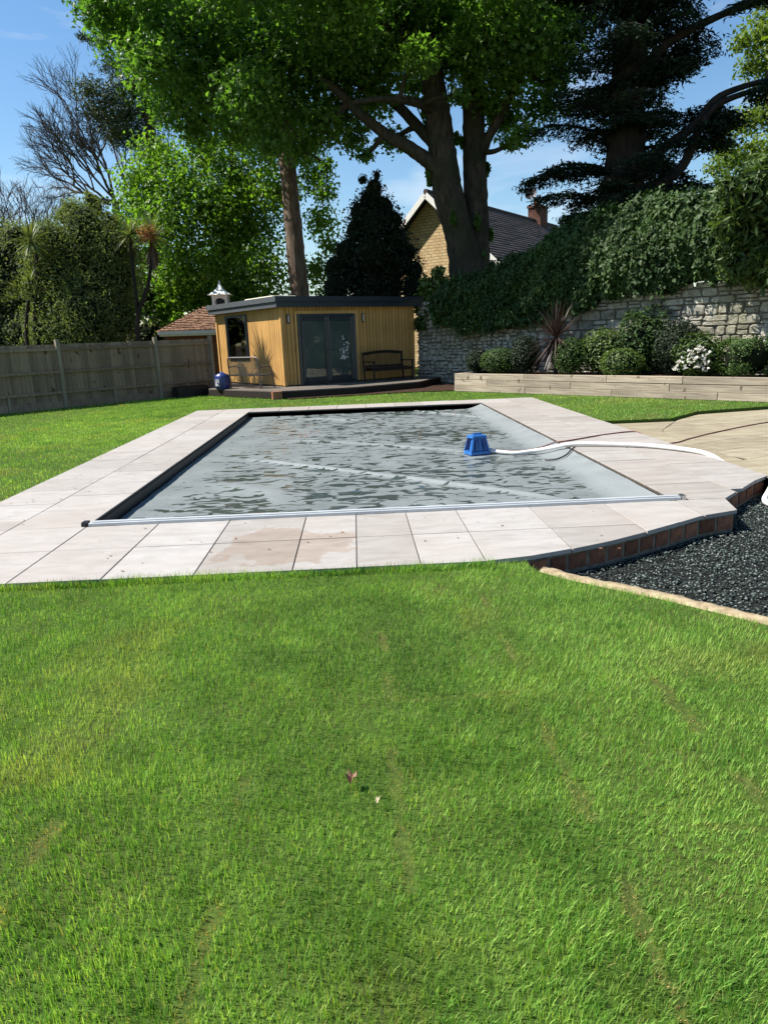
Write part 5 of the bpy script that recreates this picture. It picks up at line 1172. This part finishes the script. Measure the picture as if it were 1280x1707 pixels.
def bed_bush(name, label, px, py, rx, ry, mat, L, W, seed, cat='bush', depth=1.0, base=622, per=1.0, square=False, d_in=None, cl_noise=.25, group=None):
    r = np.random.default_rng(seed); g = on_z(px, base, .44); s_ = (g[:2]-B0) @ BD; dd = (g[:2]-B0) @ BN
    dd = max(min(dd if d_in is None else d_in, -.13-rx/FPX*17*.8), -1.75)
    # slide along the sight line to that distance from the front of the bed
    dr = ray(px, py); q = B0 + BN*dd; t = ((q-EYEP[:2]) @ BN)/(dr[:2] @ BN); c = EYEP+dr*t; dist = np.linalg.norm(c-EYEP)
    RX, RZ = rx/FPX*dist, ry/FPX*dist; RZ = max(RZ, (c[2]+RZ-.42)/2); c[2] = .42+RZ*.98
    o = thing(name, (c[0], c[1], .44), label, cat, group); RY = min(RX*depth, .62)
    n = int(5200*per*(RX*RZ*2)/(L*W/.0016)); D = unit(r.normal(size=(n, 3)))
    if square: D = np.sign(D)*np.abs(D)**.42; D = D/np.maximum(np.linalg.norm(D, axis=1, keepdims=True)**.55, .001)
    lump = 1 + cl_noise*(fbm(D[:, 0]*2+seed, D[:, 1]*2+D[:, 2]*1.7, 1.6, seed)-.5)*2 if cl_noise else 1
    C = c + D*np.array((RX, RY, RZ))*np.asarray(lump*np.ones(n))[:, None]*(1-.22*r.random(n)**2)[:, None]
    rz = bang
    k = C[:, 2] > .40; C, D = C[k], D[k]; n = len(C)
    me = leaf_mesh('leaves', C, D+np.array((0, 0, .3))+r.normal(size=(n, 3))*.5, r.normal(size=(n, 3))+np.array((0, 0, .2)), L*(1+.3*r.normal(size=n)).clip(.5, 1.7), W, r.random(n)*.7+.3*fbm(C[:, 0], C[:, 2], 5, seed), mat, ORG[o.name])
    put('leaves', me, o, ORG[o.name]); b = MB(); b.ball(c, (RX*.74, RY*.74, RZ*.78), 12, 8); b.build('shade_core', M_CORE, o, smooth=True); return o, c, (RX, RY, RZ)
bed_bush('box_ball', 'smallest dark clipped ball at the left end of the raised bed', 796, 603, 21, 20, M_HOLLY, .045, .032, 61, 'clipped shrub', cl_noise=.05)
bed_bush('box_dome', 'wide low clipped dome next to the smallest dark ball', 836, 607, 36, 21, M_BOX, .045, .030, 62, 'clipped shrub', cl_noise=.06)
bed_bush('box_ball', 'tall dark clipped ball just left of the purple spiky plant', 876, 594, 26, 32, M_HOLLY, .05, .034, 63, 'clipped shrub', cl_noise=.10, d_in=-1.0)
bed_bush('box_ball', 'dark rounded clipped ball just right of the purple spiky plant', 951, 597, 27, 30, M_BOX, .05, .034, 64, 'clipped shrub', cl_noise=.10, d_in=-.6)
bed_bush('leafy_shrub', 'fresh green leafy shrub in the middle of the raised bed', 1003, 586, 36, 36, M_SHRUB, .075, .045, 65, 'shrub', cl_noise=.3, d_in=-1.1)
bed_bush('low_shrub', 'low mounded shrub with lit yellowish tips at the sleeper edge', 1036, 603, 33, 22, M_SHRUB, .05, .032, 66, 'shrub', cl_noise=.15, d_in=-.5)
bed_bush('spreading_shrub', 'tallest dark spreading shrub against the stone wall', 1076, 566, 46, 48, M_IVY, .09, .055, 67, 'shrub', cl_noise=.45, d_in=-1.5)
bed_bush('rounded_shrub', 'dense dark rounded shrub behind the white flowers', 1130, 584, 37, 42, M_HOLLY, .055, .036, 68, 'shrub', cl_noise=.15, d_in=-1.3)
fo_, fc, fr = bed_bush('flowering_shrub', 'shrub covered with large white blossom in the raised bed', 1166, 594, 36, 32, M_LAUREL, .10, .042, 69, 'shrub', cl_noise=.25, d_in=-.9)
bed_bush('box_cube', 'bright green clipped box block at the right end of the bed', 1246, 596, 42, 31, M_BOX, .05, .034, 70, 'clipped shrub', square=True, cl_noise=.10, d_in=-.8, per=1.3)
rfl = np.random.default_rng(71); Vc = []; fb = MB(); C = []; O = []
for (px, py, k) in ((1163, 583, 16), (1160, 597, 12), (1152, 590, 10), (1172, 596, 10), (1170, 581, 8), (1150, 603, 10), (1163, 608, 12), (1176, 605, 8), (1178, 588, 6), (1130, 605, 6), (1125, 615, 6), (1138, 598, 4), (1175, 615, 6), (1140, 612, 5)):
    dr = ray(px, py); t = (np.linalg.norm(fc[:2]-EYEP[:2])-fr[1]*.95)/np.linalg.norm(dr[:2]); p = EYEP+dr*t
    for q in range(k):
        cc = p + rfl.normal(size=3)*.035
        for m in range(6): C.append(cc + rfl.normal(size=3)*.012); O.append(unit(rfl.normal(size=3)+np.array((-.6, -.8, .9))))
C = np.array(C); O = np.array(O); put('blossom', leaf_mesh('blossom', C, O, rfl.normal(size=C.shape), .052, .045, rfl.random(len(C)), M_PETAL, ORG[fo_.name]), fo_, ORG[fo_.name])
yf = thing('yellow_flowered_plant', (*yp(1278, 560, 16.0)[:2], .44), 'creamy yellow flower spike at the right edge above the clipped block', 'plant')
p = yp(1279, 556, 15.9); b = MB(); b.tube([(p[0], p[1], .44), p], .012, 5); b.build('stem', M_BARK_DARK, yf); foliage('blossom', [(*p, .11, .1, .22)], 90000, .05, .04, M_PETAL, yf, rfl)
r13 = np.random.default_rng(33)
gp = on_z(925, 622, .46); dr = ray(927, 562); q = B0+BN*(-.75); t = ((q-EYEP[:2])@BN)/(dr[:2]@BN); pc = EYEP+dr*t
cor = thing('purple_cordyline', (pc[0], pc[1], .44), 'purple spiky cordyline on a short stem among the clipped balls', 'plant')
trunk('stem', [(pc[0], pc[1], .40), (pc[0], pc[1], .8), tuple(pc)], [.07, .055, .05], M_BARK_DARK, cor, 8, r13)
blades('leaves', cor, pc, 230, 1.0, .050, M_PURPLE, r13, -.55, 1.0, .35); blades('hanging_leaves', cor, pc-np.array((0, 0, .04)), 90, 1.0, .050, M_PURPLE, r13, -.95, -.4, .3)
# dry weeds at the foot of the sleepers
wd = thing('dry_weeds', Bp(6.3, .15, 0), 'straggly dry grass weeds at the foot of the raised bed', 'weeds')
for (px, py, n) in ((1195, 664, 26), (1165, 662, 14), (1095, 658, 10), (1210, 666, 14), (1225, 668, 8)):
    g = on_z(px, py, GZ); blades('blades', wd, g, n, .42 if px in (1195, 1210) else .25, .008, M_DEADLEAF if px > 1190 else M_SHRUB, r13, .45, 1.0, .9)

# ------------------------------------------------------------------ things round the pool
pump = thing('cover_pump', (1.78, 10.25, -.13), 'blue plastic cover pump sitting on the wet pool cover', 'pump')
px_, py_, pz_ = 1.78, 10.25, -.135; pr = radians(18)
def Pm(x, y, z): return (px_+x*cos(pr)-y*sin(pr), py_+x*sin(pr)+y*cos(pr), pz_+z)
def frus(b, x0, x1, y0, y1, z0, X0, X1, Y0, Y1, z1):
    b.add([Pm(x0, y0, z0), Pm(x1, y0, z0), Pm(x1, y1, z0), Pm(x0, y1, z0), Pm(X0, Y0, z1), Pm(X1, Y0, z1), Pm(X1, Y1, z1), Pm(X0, Y1, z1)], [(0, 3, 2, 1), (4, 5, 6, 7), (0, 1, 5, 4), (1, 2, 6, 5), (2, 3, 7, 6), (3, 0, 4, 7)])
b = MB(); frus(b, -.165, .165, -.13, .13, 0, -.155, .155, -.12, .12, .05); b.build('base', M_BLUE, pump, bevel=.008)
b = MB(); frus(b, -.135, .135, -.105, .105, .05, -.09, .09, -.075, .075, .25); b.build('housing', M_BLUE, pump, bevel=.012)
for x, y in ((-1, -1), (1, -1), (1, 1), (-1, 1)):
    b = MB(); b.bar(Pm(x*.145, y*.112, .045), Pm(x*.095, y*.08, .25), .038, .030); b.build('leg', M_BLUE, pump, bevel=.006)
b = MB(); frus(b, -.125, .125, -.10, .10, .245, -.115, .115, -.09, .09, .285); b.build('top_cap', M_BLUE, pump, bevel=.008)
b = MB(); b.tube([Pm(-.06, 0, .28), Pm(-.06, 0, .305), Pm(.06, 0, .305), Pm(.06, 0, .28)], .014, 6); b.build('handle', M_BLUE, pump)
b = MB(); b.bar(Pm(.0, -.098, .06), Pm(.0, -.073, .235), .055, .03); b.build('rib', M_BLUE, pump, bevel=.006)
for x0 in (-.075, .075):  # dark panels added for the shaded recesses between the legs
    b = MB(); b.bar(Pm(x0, -.103, .065), Pm(x0*.75, -.078, .225), .075, .012); b.build('recess_shade', M_BLUEDARK, pump)
b = MB(); b.bar(Pm(-.132, .0, .065), Pm(-.098, .0, .225), .012, .12); b.build('recess_shade', M_BLUEDARK, pump)
b = MB(); b.tube([Pm(.13, -.04, .04), Pm(.22, -.06, .04)], .032, 10); b.build('outlet', M_BLUE, pump)
hose = thing('white_hose', (3.5, 9.5, 0), 'white ribbed hose running from the blue pump over the terrace to the gravel', 'hose')
hp = smooth_line([Pm(.18, -.05, .04), (2.30, 10.06, -.115), (2.62, 10.02, -.085), (2.85, 9.86, -.02), (3.04, 9.72, .036), (3.45, 9.60, .040), (4.0, 9.30, .038), (4.36, 8.80, .036), (4.47, 8.50, .012), (4.53, 8.25, -.06), (4.53, 7.9, -.078), (4.53, 7.50, -.075), (4.48, 7.20, -.085), (4.34, 7.00, -.12), (4.22, 6.86, -.165), (4.15, 6.66, -.165), (4.24, 6.46, -.165), (4.6, 6.32, -.165), (5.6, 6.2, -.165)], 22)
b = MB(); b.tube(hp, [.028+.0032*(i % 2) for i in range(len(hp))], 10); b.build('tube', M_HOSE, hose, smooth=True)
cable = thing('power_cable', (3.5, 10.3, 0), 'thin dark red cable trailing from the pump across the terrace and patio', 'cable')
b = MB(); b.tube(smooth_line([Pm(.1, .05, .2), Pm(.2, .1, .06), (2.35, 10.28, -.125), (2.7, 10.25, -.09), (2.95, 10.18, .0), (3.06, 10.15, .012), (3.4, 10.38, .008), (3.9, 10.70, .008), (4.42, 10.86, .008), (4.50, 10.55, -.04), (4.60, 10.30, -.088), (4.80, 10.22, -.091), (5.27, 10.62, -.091), (6.1, 11.25, -.091), (7.2, 11.95, -.091), (9, 12.8, -.091)], 8), .010, 6); b.build('flex', M_CABLE, cable, smooth=True)
shadow_curve = thing('shadow_loop', (2.75, 9.5, 0), 'dark curved shadow built as a black tube at the pool edge under the hose', 'shadow_curve')
b = MB(); b.tube(smooth_line([(3.07, 9.62, .012), (2.98, 9.50, -.01), (2.88, 9.40, -.06), (2.74, 9.36, -.105), (2.60, 9.45, -.125)], 6), .011, 6); b.build('flex', M_BLACK, shadow_curve, smooth=True)  # a cast shadow's curve, built as a black tube
def leaf_thing(name, label, px, py, size, mat, seed, zz=GZ+.05):
    r = np.random.default_rng(seed); c = on_z(px, py, zz); o = thing(name, tuple(c), label, 'leaf'); V = [c]; m = 9
    for k in range(m): a = 2*pi*k/m; rr = size*(.55+.45*(k % 2))*(1+.2*r.normal()); V.append(c + np.array((cos(a)*rr, sin(a)*rr*.8, .012*r.normal()+.012*(k % 2))))
    b = MB(); b.add(V, [(0, 1+k, 1+(k+1) % m) for k in range(m)]); b.build('blade', mat, o)
M_DRYLEAF = simple('dry_brown_leaf', (0.30, 0.15, 0.09), (0.16, 0.075, 0.045), 20, 0.7)
M_PALELEAF = simple('bleached_leaf', (0.62, 0.50, 0.34), (0.45, 0.35, 0.22), 20, 0.7)
leaf_thing('fallen_leaf', 'curled brown fallen leaf lying on the near lawn', 587, 1296, .028, M_DRYLEAF, 81)
leaf_thing('fallen_leaf', 'small bleached scrap of leaf on the near lawn', 630, 1331, .011, M_PALELEAF, 82)
rd = np.random.default_rng(83)
db = MB()
for k in range(260):
    u = rd.random(); x = rd.uniform(-3.95, -2.62); y = 6.5 + 11*rd.random()**.8
    s_ = rd.uniform(.006, .018); a = rd.random()*6.3
    if rd.random() < .12: x, y = rd.uniform(-2.5, 2.2), rd.uniform(4.9, 6.25)
    db.add([(x+s_*cos(a+t), y+s_*.7*sin(a+t), .0055+rd.random()*.003) for t in (0, 1.4, 3.0, 4.4)], [(0, 1, 2, 3)])
for k in range(90):
    cx, cy = ((-1.15, 12.9), (-1.3, 14.6), (-1.0, 13.4), (2.2, 15.9))[k % 4]; x, y = cx+rd.normal()*.22, cy+rd.normal()*.35; s_ = rd.uniform(.012, .03); a = rd.random()*6.3
    db.add([(x+s_*cos(a+t), y+s_*.7*sin(a+t), -.128+.02*rd.random()) for t in (0, 1.4, 3.0, 4.4)], [(0, 1, 2, 3)])
tag(db.build('leaf_litter', M_DRYLEAF, loc=(0, 0, 0)), 'tiny brown leaf crumbs scattered on the pale terrace and the pool cover', 'leaf litter', kind='stuff')

# ------------------------------------------------------------------ grass
rgk = np.random.default_rng(90)
SEAM_X = [(.09, -9, 3.9), (.745, -9, 4.2), (1.38, -9, 3.2), (-.50, -9, 2.4), (-1.15, -9, 2.2), (2.02, -9, 2.5)]
def dryness(x, y):
    d = np.zeros_like(x); wob = .06*(fbm(x*0+3, y, 2.2, 60)-.5) + .03*(vnoise(x*0+5, y, 22, 63)-.5)
    for k, (sx, y0, y1) in enumerate(SEAM_X):
        g = np.exp(-((x-sx-wob)/(.010+.015*vnoise(y, y*0+k*5, 7, 64)))**2)*(y < y1)*np.clip(3.2*(vnoise(y, y*0+k*7, 4.2, 61)-.42), 0, 1); d = np.maximum(d, 2.0*g)
    for (sy, x0, x1) in ((2.92, .09, .74), (2.90, -2.2, -1.5), (1.95, .745, 1.38)):
        d = np.maximum(d, np.exp(-((y-sy-.03*(vnoise(x, x*0, 9, 65)-.5))/.013)**2)*((x > x0) & (x < x1))*.55*np.clip(3*(vnoise(x, y*0+3, 5, 62)-.25), 0, 1))
    return d
FENCE_OK = lambda x, y: ((np.stack([x, y], -1)-R0) @ FN) > .08
def lawn_ok(x, y):
    ok = ~inpoly(x, y, DECK) & ~inpoly(x, y, PATIO) & ~inpoly(x, y, PLAT) & FENCE_OK(x, y)
    ok &= ~inpoly(x, y, [(-1.9, 20.2), (.1, 20.7), (1.6, 21.05), (2.95, 21.0), (3.4, 21.5), (3.2, 23.6), (2.1, 24.4), (1.9, 22.3), (.05, 21.0), (-2.0, 20.42)])
    ok &= ((np.stack([x, y], -1)-B0) @ BN > .02) | (x < 2.8)
    ok &= ~inpoly(x, y, STRIP_OUT + [(14, 8), (4.4, 7.4), (3.4, 6), (1.2, 4.9)])
    return ok
def grass_patch(x, y, H, W, seg, rng, lean=.55):
    n = len(x); a = rng.random(n)*2*pi; f = fbm(x, y, .9, 70); la = 6.28*fbm(x, y, .55, 72, 2)*1.6
    dry = (dryness(x, y)*1.0 + .55*np.clip(fbm(x, y, 1.6, 75)-.55, 0, 1)*2.4); dry = np.clip(dry*rng.uniform(.4, 1.6, n) + (rng.random(n) < .035)*.6, 0, 1)
    h = H*(.55+.75*rng.random(n))*(.62+.75*fbm(x, y, 3.2, 71, 3))*(1-.68*np.clip(dryness(x, y), 0, 1)); w = W*rng.uniform(.7, 1.25, n)
    ld = np.stack([np.cos(a)*.75+np.cos(la)*.18, np.sin(a)*.75+np.sin(la)*.18-.06], -1)*(lean*rng.uniform(.15, 1.35, n))[:, None]
    sd = np.stack([-np.sin(a+.6), np.cos(a+.6)], -1); z0 = np.full(n, GZ-.004); rows = []
    for i in range(seg+1):
        t = i/seg; c = np.stack([x, y], -1) + ld*(h*t**1.35)[:, None]; z = z0 + h*(t - .10*t*t*np.linalg.norm(ld, axis=1))
        if i < seg:
            ww = (w*(1-.55*t)*.5)[:, None]
            rows += [np.concatenate([c-sd*ww, z[:, None]], 1), np.concatenate([c+sd*ww, z[:, None]], 1)]
        else: rows.append(np.concatenate([c, z[:, None]], 1))
    V = np.stack(rows, 1); m = 2*seg+1; i = np.arange(n)[:, None]*m; F = []
    for k in range(seg-1): F += [i+np.array([[2*k, 2*k+1, 2*k+3]]), i+np.array([[2*k, 2*k+3, 2*k+2]])]
    F.append(i+np.array([[2*seg-2, 2*seg-1, 2*seg]]))
    tone = np.clip(.30*f + .62*rng.random(n)**1.6 + .28*(fbm(x, y, .35, 77, 2)-.30) + .5*(fbm(x, y, 5.0, 79, 2)-.5) + .04, 0, 1)
    return V.reshape(-1, 3), np.concatenate(F, 0), np.repeat(tone, m), np.repeat(dry, m)
def add_grass(label, xs, ys, H, W, seg):
    k = lawn_ok(xs, ys); V, F, t, d = grass_patch(xs[k], ys[k], H, W, seg, rgk)
    tag(put('grass', fast_mesh('grass', V, F, M_GRASS, {'tone': t, 'dry': d})), label, 'grass', 'grass of the lawn', kind='stuff')
n = 268000; yy = .75 + 4.15*rgk.random(n)**1.15; xx_ = (rgk.random(n)*2-1)*(.75 + .66*yy)
add_grass('near grass of the lawn in front of the pool terrace', xx_, yy, .040, .0028, 2)
n = 210000; yy = rgk.uniform(.2, 4.85, n); xx_ = rgk.normal(size=n)*1.9; k = np.abs(xx_) > .70+.62*yy
add_grass('thinner grass on both sides of the near lawn', xx_[k], yy[k], .045, .007, 1)
n = 330000; xx_ = rgk.uniform(-14, -3.9, n); yy = rgk.uniform(4, 24, n); k = rgk.random(n) < np.clip(9.5/(yy+1.5), .35, 1)
add_grass('grass of the lawn between the terrace and the fence', xx_[k], yy[k], .042, .008, 1)
n = 150000; xx_ = rgk.uniform(-7, 13, n); yy = rgk.uniform(12, 24, n)
add_grass('grass of the lawn at the far side of the pool', xx_, yy, .045, .010, 1)
# blades that lean over the terrace edge
for _ in range(1):
    n = 5200; x = rgk.uniform(-4.2, .95, n); y = 4.765 + rgk.normal(size=n)*.02
    k = y < 4.785; V, F, t, d = grass_patch(x[k], y[k], .075, .004, 2, rgk); tag(put('grass', fast_mesh('grass', V, F, M_GRASS, {'tone': t, 'dry': d})), 'fringe of longer grass along the front edge of the terrace', 'grass', 'grass of the lawn', kind='stuff')
